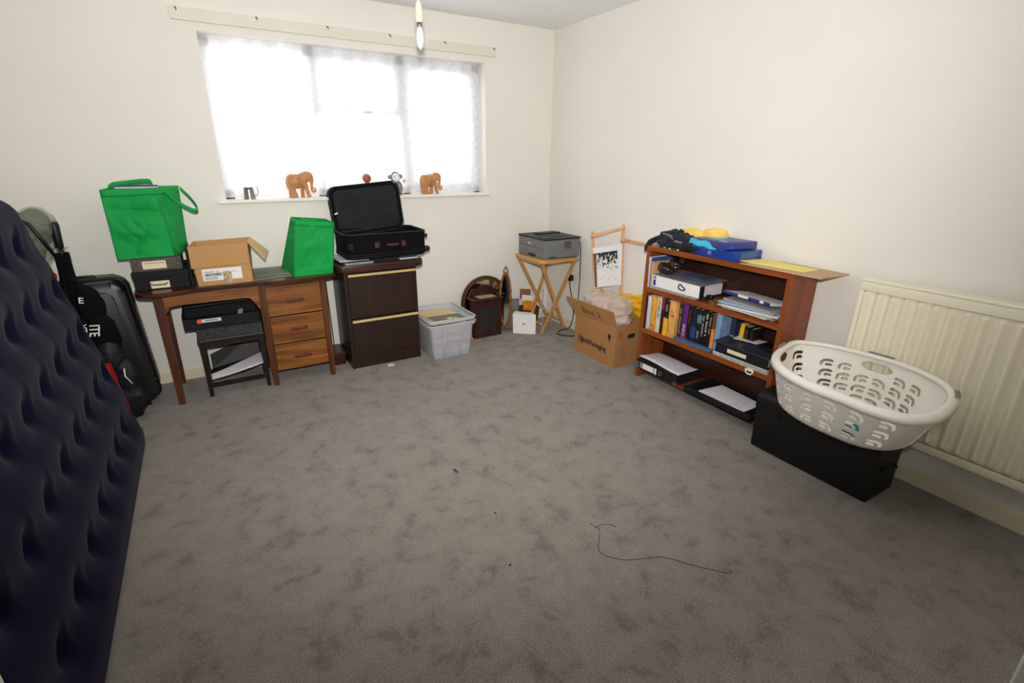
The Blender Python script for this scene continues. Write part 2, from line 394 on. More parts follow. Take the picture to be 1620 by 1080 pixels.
for a,b in ((-2.467,-1.935),(-1.865,-1.31),(-1.24,-.696)):
    struct('pane',MB().bx(a,b,.143,.147,1.22,2.053),GLASS,wf)
struct('window_sill',MB().bx(-2.577,-.612,-.035,0,1.143,1.163,.005,3).bx(WX0,WX1,0,.12,1.143,1.163),SILL,wf)
def netf(u,v):
    x=-2.5255+u*(1.872); z=2.1125-v*.941
    y=.088+.006*math.sin(u*95+1.5*math.sin(v*3))+.004*math.sin(u*41+v*2)
    return (x,y,z)
solo('net_curtain',MB().grid(netf,260,30),net(),'thin white lace net curtain covering the whole bright window','curtain',smooth=True)
# batten above the window with little hooks
t=thing('curtain_batten','long pale painted wooden batten with small hooks fixed above the window','batten',(-1.6,-.009,2.155))
link('board',MB().bx(-2.647,-.547,-.018,0,2.155,2.22,.002),BATT,t)
for x in (-2.61,-2.197,-1.784,-1.376,-.97,-.569):
    link('hook',MB().tube([(x,-.018,2.212),(x,-.03,2.212),(x+.003,-.036,2.205),(x+.003,-.034,2.196)],.0028,6).lathe([(.006,0),(.006,.002)],10,Matrix.Translation((x,-.018,2.212))@Matrix.Rotation(R(90),4,'X')),PEWT,t,True)
# pendant bulb
px,py=-1.705,-1.4
t=thing('pendant_lamp','bare candle bulb in a white lampholder hanging on a cord before the window','lamp',(px,py,1.884))
link('ceiling_rose',MB().lathe([(.045,2.4),(.045,2.385),(.03,2.375),(.006,2.37)],28,Matrix.Translation((px,py,0))),SILL,t,True)
link('cord',MB().tube([(px,py,2.38),(px,py,2.06)],.003,8),SILL,t,True)
link('lampholder',MB().lathe([(.005,2.075),(.011,2.065),(.016,2.05),(.0165,2.026),(.018,2.024),(.018,2.019),(.0165,2.017),(.0165,1.995),(.014,1.99)],24,Matrix.Translation((px,py,0))),mat('ivory_plastic',(228,214,196),rough=.4),t,'auto')
bl=link('bulb',MB().lathe([(.009,1.975),(.012,1.968),(.0165,1.95),(.0178,1.932),(.016,1.912),(.011,1.896),(.004,1.886),(.0008,1.884)],24,Matrix.Translation((px,py,0))),BULB,t,True)
link('bulb_cap',MB().lathe([(.011,1.993),(.011,1.975),(.009,1.97)],20,Matrix.Translation((px,py,0))),PEWT,bl,True)
# ================================================================ radiator
t=thing('radiator','cream ribbed panel radiator on the right wall behind the laundry basket','radiator',(-.08,-3.2,.2))
RY0,RY1,RZ0,RZ1=-2.70,-3.74,.225,.915
def radf(u,v):
    y=RY0-.012+(RY1+.012-RY0+.012)*u; z=RZ0+.035+(RZ1-RZ0-.075)*v
    ph=((-(y-RY0))/.054)%1; d=.5-.5*math.cos(2*PI*ph); e=min(1,v/.03,(1-v)/.03)
    return (-.099-.024*(d**1.1)*e,y,z)
link('front_panel',MB().grid(radf,560,30).bx(-.116,-.106,RY0,RY1,RZ0,RZ0+.036,.004).bx(-.116,-.106,RY0,RY1,RZ1-.042,RZ1,.004).bx(-.112,-.104,RY0,RY0-.014,RZ0,RZ1,.002),RAD,t,'auto')
link('back_panel',MB().bx(-.05,-.04,RY0,RY1,RZ0,RZ1,.003),RAD,t)
link('top_grille',MB().bx(-.118,-.036,RY0+.003,RY1,RZ1,RZ1+.014,.004),RAD,t)
link('side_panel',MB().bx(-.114,-.038,RY0+.003,RY0-.002,RZ0+.01,RZ1,.001),RAD,t)
for y in (-2.95,-3.55): link('bracket',MB().bx(-.045,-.0005,y-.02,y+.02,.3,.85),RAD,t)
# ================================================================ air mattress
def mattress():
    t=thing('air_mattress','navy blue flocked air mattress standing on edge against the left side','mattress',(-3.25,-1.9,0))
    y0,y1=-.79,-3.0; Hm=1.285; lean=R(10.9)
    ax=Vector((-math.sin(lean),0,math.cos(lean))); nr=Vector((math.cos(lean),0,math.sin(lean)))
    O=Vector((-3.142,0,.012))
    rc=.19; Lw=abs(y1-y0)
    rows=[(.0,.02),(.195,.03),(.43,.095),(.645,.11),(.86,.095),(1.075,.03)]
    dims=[(o+.225*k,h) for h,o in rows if h>.1 for k in range(0,11)]
    def hgt(s,h):
        ds=min(s,Lw-s); dh=min(h,Hm-h)
        d_=rc-math.hypot(rc-ds,rc-dh) if ds<rc and dh<rc else min(ds,dh)
        e=max(0,min(1,d_/(.045 if dh<ds or s>Lw/2 else .085))); edge=math.sqrt(max(0,1-(1-e)**2))
        k=max(0,min(1,(d_-.03)/.08)); dim=0
        for (cs,ch) in dims:
            dx=s-cs; dy=h-ch
            if abs(dx)>.2 or abs(dy)>.2: continue
            # pocket: steep crease on one side, softer on the other, trailing down
            wx=.024 if dx<0 else .045
            wy=.05 if dy>0 else .032
            dim+=.030*math.exp(-(dx/wx)**2-(dy/wy)**2)+.016*math.exp(-(dx*dx+dy*dy)/.0060)
            # thin seam ridge climbing from the pocket
            dim-=.005*math.exp(-((dx+.035)/.018)**2-((dy-.03)/.06)**2)
        wv=.008*math.cos(2*PI*(h-.30)/.215)
        return edge*.075-(dim-wv)*k
    def P(s,h,o): return O+Vector((0,y0-s,0))+ax*h+nr*o
    b=MB()
    nu,nv=280,200
    def inset(s,h):
        # squeeze grid corners to the rounded outline
        ds=min(s,Lw-s); dh=min(h,Hm-h)
        if ds<rc and dh<rc:
            X=rc-ds; Y=rc-dh; m=max(X,Y); L=math.hypot(X,Y)
            if L>0:
                k=m/L; X*=k; Y*=k
            ns=rc-X; nh=rc-Y
            s=ns if s<Lw/2 else Lw-ns; h=nh if h<Hm/2 else Hm-nh
        return s,h
    def fr(u,v):
        s,h=inset(u*Lw,v*Hm); return P(s,h,hgt(s,h)-.045)
    def bk(u,v):
        s,h=inset(u*Lw,v*Hm); return P(s,h,-.045-hgt(s,h)*1.25-.02)
    b.grid(fr,nu,nv); b.grid(bk,nu//4,nv//4)
    link('chamber',b,NAVY,t,True)
    # side band joining both faces
    pts=[]
    for i in range(161):
        f=i/160*4; sd=int(f)%4; g=f-int(f)
        s,h=[(g*Lw,0),(Lw,g*Hm),(Lw-g*Lw,Hm),(0,Hm-g*Hm)][sd]; pts.append(inset(s,h))
    bb=MB()
    bb.grid(lambda u,v:(lambda q:P(q[0],q[1],-.045-.022*v))(pts[int(round(u*160))]),160,3)
    link('side_band',bb,NAVY,t,True)
mattress()
# ================================================================ black hard suitcase
def hardcase():
    t=thing('hard_suitcase','upright black hard-shell suitcase standing against the wall left of the desk','suitcase',(-3.27,-.22,0))
    M=frame3((-3.27,-.385,.395),(1,0,0),(-.055,.0,1))
    b=MB().prism(rrect(.335,.74,.06,7),.27,M@Matrix.Translation((0,.01,-.27)),bev=.03)
    link('shell',b,mat('black_abs_shell',(15,15,16),rough=.4,spec=.5,var=(4,.1),bump=(150,.08,.001)),t,'auto')
    link('front_moulding',MB().prism(rrect(.25,.62,.05,7),.012,M@Matrix.Translation((-.01,.02,-.004)),bev=.005),BLK,t,'auto')
    link('rim_band',MB().tube([M@Vector((x,y+.01,-.1)) for x,y in rrect(.345,.75,.06,7)],.008,8,True),BLK,t,True)
    link('carry_handle',MB().tube([M@Vector(p) for p in ((-.08,.378,-.12),(-.075,.40,-.12),(.04,.40,-.12),(.045,.378,-.12))],.009,8),BLK,t,True)
    link('clasp',MB().box(M@Vector((.09,.383,-.1)),(.04,.012,.008)),PEWT,t)
    for q in (-.33,-.19): link('wheel',MB().lathe([(.022,-.012),(.024,0),(.022,.012)],18,Matrix.Translation((-3.15,q,.024))@Matrix.Rotation(R(90),4,'Y')),BLK,t,True)
    link('side_foot',MB().lathe([(.001,-.02),(.02,-.015),(.024,0),(.02,.02)],16,Matrix.Translation((-3.096,-.33,.16))@Matrix.Rotation(R(90),4,'Y')),BLK,t,True)
hardcase()
# ---------------------------------------------------------------- umbrella
def umbrella():
    t=thing('folded_umbrella','folded black umbrella with a straight grip leaning on the suitcase','umbrella',(-3.36,-.5,.0))
    A=Vector((-3.345,-.47,.02)); B=Vector((-3.318,-.46,1.115)); dr=(B-A)
    f=lambda k:A+dr*k
    link('grip',MB().tube([f(.875),f(.88),f(.93),f(.985),f(1)],[.012,.017,.018,.020,.017],14),BLK,t,True)
    link('shaft',MB().tube([f(.02),f(.88)],.005,8),PEWT,t,True)
    # gathered canopy: fluted cone
    b=MB(); 
    def g(u,v):
        a=u*2*PI; r_=(.022+.018*math.sin(PI*min(1,v*1.15))**.8+.004*v)*(1+.22*math.sin(a*8))
        p=f(.10+.76*v); return p+Vector((math.cos(a)*r_,math.sin(a)*r_,0))
    b.grid(g,64,20,True); link('canopy',b,BLKF,t,True)
    for k in range(6):
        a=k*PI/3+.3; p=f(.86); link('rib_tip',MB().tube([p,p+Vector((math.cos(a)*.03,math.sin(a)*.03,.028))],.0028,6),PEWT,t,True)
umbrella()
# black sports bag with white lettering, lying between mattress and case
def sports_bag():
    t=thing('sports_bag','black drawstring bag with white lettering hanging between umbrella and suitcase','bag',(-3.27,-.50,.3))
    b=MB().ell((-3.255,-.50,.60),(.06,.05,.20)).ell((-3.23,-.50,.50),(.06,.045,.16)).ell((-3.275,-.49,.72),(.035,.04,.1))
    blob('pouch',b,BLKF,t,.008,.014,14,2,3)
    M=frame3((-3.298,-.545,.715),(.98,.1,-.1),(0.0,-.1,1))
    text('E',.045,WHITE,t,M@Matrix.Rotation(R(-8),4,'Z'),bold=.0006)
    M=frame3((-3.275,-.565,.60),(-.1,0,-1),(.95,.1,.0))
    text('ITE',.06,WHITE,t,M@Matrix.Rotation(R(-6),4,'Z'),sx=.8,bold=.001)
    M=frame3((-3.318,-.552,.60),(-.1,0,-1),(.9,.3,.0))
    text('VT',.04,WHITE,t,M,sx=.9,bold=.0006)
    link('strap',MB().tube([(-3.27,-.50,.78),(-3.23,-.50,.76),(-3.222,-.505,.70),(-3.25,-.52,.66)],.006,8,flat=2),BLK,t,True)
sports_bag()
def rucksack():
    t=thing('rucksack','dark navy padded rucksack with a white piping squiggle slumped before the suitcase','bag',(-3.23,-.53,0))
    b=MB().ell((-3.20,-.50,.13),(.075,.06,.13)).ell((-3.19,-.51,.27),(.06,.05,.12)).ell((-3.23,-.52,.41),(.06,.045,.10))
    blob('bag_body',b,NYL,t,.008,.012,11,2,5)
    link('piping',MB().tube([(-3.185,-.565,.335),(-3.189,-.571,.29),(-3.18,-.571,.275),(-3.166,-.567,.24)],.0032,8),WHITE,t,True)
rucksack()
b=MB().hexa([(-3.31,-.68,0),(-3.195,-.66,0),(-3.185,-.62,0),(-3.30,-.62,0),(-3.33,-.68,.40),(-3.235,-.66,.40),(-3.225,-.62,.40),(-3.31,-.62,.40)])
bmesh.ops.subdivide_edges(b.bm,edges=b.bm.edges,cuts=8,use_grid_fill=True); b.noise(.006,12)
solo('carrier_bag',b,RED,'tall bright red carrier bag wedged between air mattress and rucksack','bag',smooth=True)
# red cloth and plastic-wrapped pillow on top of a black holdall
t=thing('holdall','dark holdall standing behind the air mattress under the red cloth','bag',(-3.47,-.45,0))
link('bag_body',MB().bx(-3.62,-3.36,-.72,-.42,0,.79,.05,4),BLKF,t,True)
link('handle',MB().tube([(-3.47,-.66,.77),(-3.47,-.63,.81),(-3.47,-.53,.81),(-3.47,-.5,.77)],.01,8),BLKF,t,True)
blob('red_cloth',MB().ell((-3.44,-.54,.825),(.08,.12,.04)).ell((-3.395,-.56,.86),(.045,.08,.035)),RED,None,.008,.02,14,2,2)
o=bpy.data.objects['red_cloth']; o['label']='crumpled red cloth poking out beneath the plastic-wrapped cushion'; o['category']='cloth'
t=thing('wrapped_cushion','grey cushion wrapped in shiny clear plastic above the red cloth','cushion',(-3.47,-.42,.9))
rotC=Matrix.Rotation(R(26),4,'Y')
blob('cushion',MB().ell((-3.44,-.43,1.025),(.085,.12,.17),M=rotC),mat('olive_grey_cushion',(84,86,70),rough=.8,var=(10,.3),c2=(34,36,30)),t,.01,.015,9)
blob('plastic_wrap',MB().ell((-3.435,-.43,1.02),(.096,.14,.19),M=rotC),BAGG,t,.01,.022,12,2,8)
link('trim',MB().tube([(-3.43,-.55,1.15),(-3.39,-.56,1.12),(-3.36,-.56,1.05),(-3.33,-.54,.95)],[.004,.009,.010,.007],8),BLK,t,True)
# ================================================================ desk
def desk():
    t=thing('writing_desk','teak kneehole desk with serpentine front and three-drawer pedestal at right','desk',(-2.53,-.27,0))
    out=[(-3.075,-.40),(-3.07,-.455),(-3.03,-.50),(-2.96,-.515),(-2.88,-.505),(-2.78,-.485),(-2.62,-.47),(-2.47,-.475),(-2.35,-.495),(-2.2,-.50),(-2.08,-.485),(-2.01,-.455),(-1.985,-.42),(-1.985,-.03),(-3.075,-.03)]
    front=catmull([(x,y,0) for x,y in out[:13]],4,False); poly=[(p.x,p.y) for p in front]+[(-1.985,-.025),(-3.075,-.025)]
    link('desk_top',MB().prism(poly,.022,Matrix.Translation((0,0,.693)),bev=.004),TEAKD,t)
    # apron with bracket corners
    M=frame3((0,-.425,0),(1,0,0),(0,0,1))
    ap=[(-2.975,.693),(-2.975,.575),(-2.955,.575),(-2.94,.58),(-2.93,.60),(-2.915,.612),(-2.88,.615),(-2.54,.615),(-2.51,.608),(-2.495,.585),(-2.475,.55),(-2.46,.53),(-2.46,.693)]
    link('apron',MB().prism(ap[::-1],.018,M@Matrix.Translation((0,0,-.018))),TEAK,t)
    link('back_rail',MB().bx(-3.0,-2.46,-.06,-.045,.60,.693),TEAK,t)
    link('side_rail',MB().bx(-2.99,-2.975,-.41,-.06,.59,.693),TEAK,t)
    def leg(x,y,tw,bw,z1=.693):
        b=MB(); b.hexa([(x-bw,y-bw,0),(x+bw,y-bw,0),(x+bw,y+bw,0),(x-bw,y+bw,0),(x-tw,y-tw,z1),(x+tw,y-tw,z1),(x+tw,y+tw,z1),(x-tw,y+tw,z1)])
        bmesh.ops.bevel(b.bm,geom=list(b.bm.edges),offset=.003,segments=2,affect='EDGES'); return b
    link('leg',leg(-2.975,-.415,.024,.0165),TEAKZ,t); link('leg',leg(-2.975,-.06,.022,.015),TEAKZ,t)
    for x,y in ((-2.44,-.405),(-2.077,-.405),(-2.44,-.06),(-2.077,-.06)): link('leg',leg(x,y,.019,.0165),TEAKZ,t)
    link('pedestal_case',MB().bx(-2.46,-2.45,-.40,-.05,.1,.693).bx(-2.068,-2.06,-.40,-.05,.1,.693).bx(-2.46,-2.06,-.06,-.05,.1,.693).bx(-2.46,-2.06,-.40,-.05,.095,.11).bx(-2.421,-2.096,-.402,-.39,.665,.693),TEAK,t)
    zs=[(.47,.665),(.28,.466),(.097,.276)]
    for k,(z0,z1) in enumerate(zs):
        dr=link('drawer',MB().bx(-2.421,-2.096,-.418,-.40,z0+.002,z1-.002,.003).bx(-2.41,-2.107,-.40,-.08,z0+.012,z1-.03),TEAK,t)
        zc=(.566,.377,.185)[k]; xc=-2.255
        link('handle',MB().bx(xc-.052,xc+.052,-.438,-.426,zc-.009,zc+.009,.004,3).bx(xc-.045,xc-.03,-.428,-.416,zc-.006,zc+.006).bx(xc+.03,xc+.045,-.428,-.416,zc-.006,zc+.006),TEAKZ,dr,'auto')
desk()
DZ=.715
# ---------------------------------------------------------------- box files on the desk
def boxfile(name,label,x0,x1,y0,y1,z0,z1,m,m2,lab,handle=True):
    t=thing(name,label,'box file',((x0+x1)/2,(y0+y1)/2,z0))
    zl=z1-(z1-z0)*.32
    link('box_base',MB().bx(x0+.004,x1-.004,y0+.004,y1-.004,z0,zl,.003),m,t)
    link('lid',MB().bx(x0,x1,y0,y1,zl,z1,.003),m2,t)
    a,b_,c,d_=lab
    l=link('label_card',MB().bx(a,b_,y0+.0015 if c<zl-.01 and not handle else y0-.0002,y0+.0045,c,d_),CREAMP,t)
    if handle: link('pull',MB().tube([(a+.006,y0,d_-.012),(a+.006,y0-.008,d_-.014),(a+.012,y0-.01,d_-.019),(b_-.018,y0-.01,d_-.019),(b_-.012,y0-.008,d_-.014),(b_-.012,y0,d_-.012)],.003,8),BLK,t,True)
    return t
t=boxfile('black_box_file','black box file with pull handle and cream label on the desk\'s left end',-3.072,-2.80,-.40,-.06,DZ,.815,BLKM,BLKM,(-2.992,-2.902,.722,.762))
t=thing('grey_box_file','grey-brown box file with cream label under the left green bag','box file',(-2.94,-.21,.815))
link('box_body',MB().bx(-3.065,-2.825,-.37,-.06,.815,.884,.003),BROWNF,t)
l=link('label_card',MB().bx(-3.012,-2.90,-.3715,-.369,.828,.872),CREAMP,t)
link('lettering',strips(frame3((-3.005,-.3715,.858),(1,0,0),(0,0,1)),[(.004+.012*i,0,.009,.004) for i in range(8)]),INKF,l)
solo('upright_black_file',MB().bx(-2.797,-2.785,-.40,-.06,DZ,.925,.003),BLKM,'thin black file standing upright behind the open cardboard box','box file')
# ---------------------------------------------------------------- tote bags
def tote(name,label,B,T,seed,folds,straps,contents=None):
    c=sum((Vector(p) for p in B),Vector())/4
    t=thing(name,label,'bag',tuple(c))
    B=[Vector(p) for p in B]; T=[Vector(p) for p in T]
    b=MB()
    def wall(i):
        j=(i+1)%4; n=(B[j]-B[i]).cross(Vector((0,0,1))).normalized()
        def f(u,v):
            p=(B[i]*(1-u)+B[j]*u)*(1-v)+(T[i]*(1-u)+T[j]*u)*v
            e=math.sin(PI*u)**.6*math.sin(PI*min(1,max(0,v)))**.5
            q=Vector((p.x*9+seed,p.z*7,i*3.1)); d=.018*noise.noise(q)+.020*(abs(noise.noise(q*1.6+Vector((3,1,2))))-.25)
            for (fi,au,av,bu,bv,amp,wd) in folds:
                if fi==i:
                    A=Vector((au,av)); Bv=Vector((bu,bv)); P_=Vector((u,v)); tt=max(0,min(1,(P_-A).dot(Bv-A)/(Bv-A).length_squared))
                    dd=(P_-A-(Bv-A)*tt).length; d+=amp*math.exp(-dd/wd)
            return p+n*d*e
        b.grid(f,44,50)
    for i in range(4): wall(i)
    b.bm.faces.new([b.bm.verts.new(p+Vector((0,0,.003))) for p in B][::-1])
    bmesh.ops.remove_doubles(b.bm,verts=b.bm.verts,dist=.0006)
    link('bag_body',b,GREEN,t,True)
    # stitched hem band and side seams
    h=MB()
    for i in range(4):
        j=(i+1)%4; n=(B[j]-B[i]).cross(Vector((0,0,1))).normalized()*.0022
        def hf(u,v,i=i,j=j,n=n):
            k=.90+.10*v; return (B[i]*(1-u)+B[j]*u)*(1-k)+(T[i]*(1-u)+T[j]*u)*k+n*(1 if v<1 else .2)+Vector((0,0,.0015*v))
        h.grid(hf,10,3)
    link('hem',h,GREEN,t,True,solid=.0012)
    for i in range(4): link('seam',MB().tube([B[i]*(1-k/8)+T[i]*(k/8) for k in range(9)],.0022,6,flat=1.4),GREEND,t,True)
    for s in straps:
        pts=catmull(s[0],8,False); wv=Vector(s[1]); bb=MB(); N=len(pts)
        bb.grid(lambda u,v:pts[int(round(u*(N-1)))]+wv*(v-.5),N-1,2); link('strap',bb,GREEN,t,'auto',solid=.0015)
    return t
zt=.886
tote('green_tote_bag','bright green tote bag standing on the box files at the desk\'s left',
 [(-3.118,-.335,zt),(-2.852,-.325,zt),(-2.79,-.12,zt),(-3.06,-.12,zt)],
 [(-3.118,-.335,1.256),(-2.873,-.33,1.262),(-2.772,-.12,1.262),(-3.09,-.12,1.258)],2.0,
 [(0,.05,.72,.95,.66,-.018,.05),(0,.4,.1,.62,.42,.02,.05),(0,.1,.45,.5,.35,.014,.06),(0,.5,.55,1,.45,.012,.05),(1,.35,0,.3,1,-.022,.07)],
 [([(-3.105,-.13,1.25),(-3.08,-.13,1.272),(-3.0,-.13,1.283),(-2.93,-.14,1.29),(-2.90,-.14,1.285),(-2.89,-.14,1.255)],(0,0,.028)),
  ([(-2.85,-.24,1.245),(-2.80,-.27,1.19),(-2.73,-.26,1.135),(-2.70,-.23,1.125),(-2.695,-.2,1.14),(-2.72,-.16,1.19),(-2.765,-.14,1.25)],(.0,0,.026))])
for k,(y,h,c_) in enumerate(((-.15,1.27,(60,40,110)),(-.17,1.262,(200,198,205)),(-.19,1.255,(40,44,80)))):
    solo('ring_binder',MB().bx(-3.07,-2.87,y-.008,y+.008,.895,h,.002),col('binder_cover',c_),('purple','pale grey','dark blue')[k]+' folder edge just showing inside the left green bag','folder')
tote('green_tote_bag','bright green tote bag standing beside the black open suitcase',
 [(-2.245,-.43,DZ),(-2.005,-.425,DZ),(-2.0,-.18,DZ),(-2.285,-.165,DZ)],
 [(-2.197,-.43,1.068),(-1.965,-.43,1.036),(-1.985,-.27,1.045),(-2.205,-.36,1.076)],5.0,
 [(0,.05,.12,.95,.2,-.012,.05),(0,.9,.1,.75,.5,.018,.07),(0,.3,.5,.9,.75,.008,.08)],
 [([(-2.15,-.422,1.052),(-2.12,-.41,1.045),(-2.08,-.40,1.035),(-2.03,-.40,1.03),(-2.0,-.41,1.034)],(0,0,.022)),
  ([(-2.15,-.335,1.062),(-2.12,-.345,1.05),(-2.07,-.335,1.045),(-2.03,-.305,1.045)],(0,0,.022))])
solo('sage_folder',MB().box((-2.36,-.29,DZ+.003),(.26,.24,.006),R(8),.001),SAGE,'sage green card folder lying flat on the desk, lower of two','folder')
solo('sage_folder',MB().box((-2.33,-.235,DZ+.0085),(.25,.2,.005),R(-3),.001),SAGE,'sage green card folder on top of another, touching the right green bag','folder')
# ---------------------------------------------------------------- open cardboard box on desk
def cardbox():
    t=thing('cardboard_box','open brown cardboard box with a shipping label on the desk','box',(-2.6,-.33,DZ))
    x0,x1,y0,y1,z0,z1=-2.765,-2.475,-.435,-.215,DZ,.945; th=.004
    B=MB()
    # slightly wider at the top
    def panel(a,b,c,d_,n):
        n=Vector(n)*th; B.hexa([a,b,Vector(b)+n,Vector(a)+n,d_,c,Vector(c)+n,Vector(d_)+n])
    A=[(x0,y0,z0),(x1,y0,z0),(x1,y1,z0),(x0,y1,z0)]; C=[(x0-.012,y0-.003,z1),(x1+.0,y0-.003,z1+.004),(x1+.03,y1,z1+.006),(x0+.02,y1,z1)]
    panel(A[0],A[1],C[1],C[0],(0,1,0)); panel(A[1],A[2],C[2],C[1],(-1,0,0)); panel(A[2],A[3],C[3],C[2],(0,-1,0)); panel(A[3],A[0],C[0],C[3],(1,0,0))
    B.bx(x0+.004,x1-.004,y0+.004,y1-.004,z0,z0+.004)
    link('box_walls',B,CARD,t)
    # front flap folded down outside
    F=MB().hexa([(-2.782,-.448,.822),(-2.488,-.446,.832),(-2.488,-.443,.832),(-2.782,-.445,.822),(-2.777,-.4395,.944),(-2.476,-.4395,.949),(-2.476,-.4365,.949),(-2.777,-.4365,.944)])
    link('flap',F,CARD,t)
    F=MB().hexa([(-2.475,-.437,.949),(-2.395,-.42,.835),(-2.393,-.418,.838),(-2.473,-.435,.952),(-2.446,-.215,.95),(-2.35,-.22,.855),(-2.348,-.218,.858),(-2.444,-.213,.953)])
    link('flap',F,mat('flap_inner_card',(208,172,126),rough=.8),t)
    F=MB().hexa([(-2.778,-.43,.835),(-2.7775,-.25,.84),(-2.7815,-.25,.84),(-2.782,-.43,.835),(-2.777,-.435,.945),(-2.747,-.22,.945),(-2.751,-.22,.945),(-2.781,-.435,.945)])
    link('flap',F,CARD,t)
    L=link('shipping_label',MB().bx(-2.735,-2.53,-.4365,-.435,.742,.812),WHITE,t)
    random.seed(3); it=[]; x=.012
    while x<.10: w_=random.choice((.0015,.003,.004)); it.append((x,.026,w_,.018)); x+=w_+random.choice((.0015,.003))
    M=frame3((-2.735,-.4366,.742),(1,0,0),(0,0,1))
    link('barcode',strips(M,it),INK,L)
    link('small_print',strips(M,[(.012,.05+.004*0,.05,.003),(.07,.052,.02,.002)]+[(.012,.007+.0055*i,.06+.01*(i%2),.0022) for i in range(3)]+[(.135,.045,.012,.002),(.155,.045,.02,.002)]),INKF,L)
    M=frame3((-2.628,-.4366,.716),(1,0,0),(0,0,1)); it=[]
    for i in range(9):
        for j in range(16):
            if random.random()<.5: it.append((i*.0045,j*.0045,.004,.0035))
    lt=link('torn_tape',MB().bx(-2.63,-2.586,-.4372,-.4366,.716,.79),mat('clear_brown_tape',(150,112,80),rough=.3),t)
    link('tape_marks',strips(M@Matrix.Translation((0,0,.001)),it,.0004),CREAMP,lt)
cardbox()
# ================================================================ stool under the desk
def stool():
    t=thing('side_table','small dark wood side table with thin legs tucked in the kneehole','table',(-2.65,-.27,0))
    link('table_top',MB().bx(-2.835,-2.465,-.41,-.11,.355,.378,.005),STOOLW,t)
    for x in (-2.815,-2.485):
        for y in (-.385,-.135):
            link('leg',MB().hexa([(x-.011,y-.011,0),(x+.011,y-.011,0),(x+.011,y+.011,0),(x-.011,y+.011,0),(x-.015,y-.015,.356),(x+.015,y-.015,.356),(x+.015,y+.015,.356),(x-.015,y+.015,.356)]),STOOLW,t)
    for y in (-.385,-.135): link('rail',MB().bx(-2.815,-2.485,y-.006,y+.006,.325,.356),STOOLW,t)
    for y in (-.385,-.135): link('stretcher',MB().bx(-2.815,-2.485,y-.007,y+.007,.065,.085),STOOLW,t)
    for x in (-2.815,-2.485): link('stretcher',MB().bx(x-.007,x+.007,-.385,-.135,.065,.085),STOOLW,t)
stool()
t=thing('marbled_box_file','marbled grey box file lying on the small table under the desk','box file',(-2.65,-.27,.378))
link('box_body',MB().bx(-2.828,-2.47,-.408,-.13,.378,.446,.003),MARB,t)
link('lid_edge',MB().bx(-2.83,-2.468,-.411,-.128,.446,.452,.002),BLKM,t)
def openbox():
    t=thing('letter_tray','black open file box with an orange and white sticker under the desk','box file',(-2.68,-.27,.452))
    x0,x1=-2.885,-2.475; Ms=Matrix.Translation((-2.68,-.27,.452))
    b=MB().bx(x0,x1,-.40,-.13,.452,.457).bx(x0,x1,-.402,-.397,.452,.515,.001).bx(x0,x0+.004,-.40,-.13,.452,.535).bx(x0,x1,-.134,-.13,.452,.57)
    b.prism([(-.402,.452),(-.13,.452),(-.13,.585),(-.22,.59),(-.30,.575),(-.36,.545),(-.402,.515)],.005,frame3((x1-.004,0,0),(0,1,0),(0,0,1)))
    link('tray',b,BLKM,t)
    link('lid',MB().hexa([(x0+.02,-.30,.562),(x1-.05,-.30,.572),(x1-.05,-.13,.572),(x0+.02,-.13,.562),(x0+.02,-.30,.567),(x1-.05,-.30,.577),(x1-.05,-.13,.577),(x0+.02,-.13,.567)]),mat('grey_black_lid',(46,49,52),rough=.5),t)
    l=link('sticker',MB().bx(-2.79,-2.685,-.4038,-.402,.487,.508),mat('sticker_grey',(206,208,212),rough=.5),t)
    st=[]
    for k in range(14):
        a=2*PI*k/14; r_=.016 if k%2 else .012; st.append((r_*math.cos(a),r_*math.sin(a)))
    link('sticker_badge',MB().prism(st,.001,frame3((-2.80,-.4038,.4975),(1,0,0),(0,0,1))),mat('orange_badge',(226,84,30),rough=.5),l)
    link('lettering',strips(frame3((-2.775,-.4038,.493),(1,0,0),(0,0,1)),[(.004+.01*i,.002,.007,.006) for i in range(7)]),INK,l)
    link('index_card',MB().hexa([(-2.60,-.396,.49),(-2.565,-.396,.49),(-2.565,-.394,.49),(-2.60,-.394,.49),(-2.585,-.37,.535),(-2.56,-.37,.54),(-2.56,-.368,.54),(-2.585,-.368,.535)]),mat('brown_card',(120,104,86)),t)
openbox()
# black folders and papers on the lower stretcher
def papers_low():
    t=thing('lever_folder','black lever folder propped inside the small table under the desk','folder',(-2.65,-.25,.086))
    A=Vector((-2.795,-.30,.16)); 
    link('cover',MB().hexa([(-2.79,-.33,.092),(-2.50,-.30,.125),(-2.50,-.12,.15),(-2.79,-.15,.11),(-2.79,-.33,.098),(-2.50,-.30,.131),(-2.50,-.12,.156),(-2.79,-.15,.116)]),BLKM,t)
    link('cover',MB().hexa([(-2.79,-.19,.11),(-2.50,-.17,.15),(-2.50,-.165,.15),(-2.79,-.185,.11),(-2.79,-.13,.19),(-2.50,-.12,.30),(-2.50,-.115,.30),(-2.79,-.125,.19)]),mat('charcoal_card',(50,51,50),rough=.6),t)
    t2=thing('paper_sheaf','white sheaf of paper sliding out of the folder inside the small table','paper',(-2.65,-.3,.1))
    def f(u,v): return (-2.80+.305*u,-.37+.17*v*(u*.8+.2),.105+.055*u**1.3+.022*v)
    link('sheets',MB().grid(f,14,8),PAPER,t2,True,solid=.006)
papers_low()
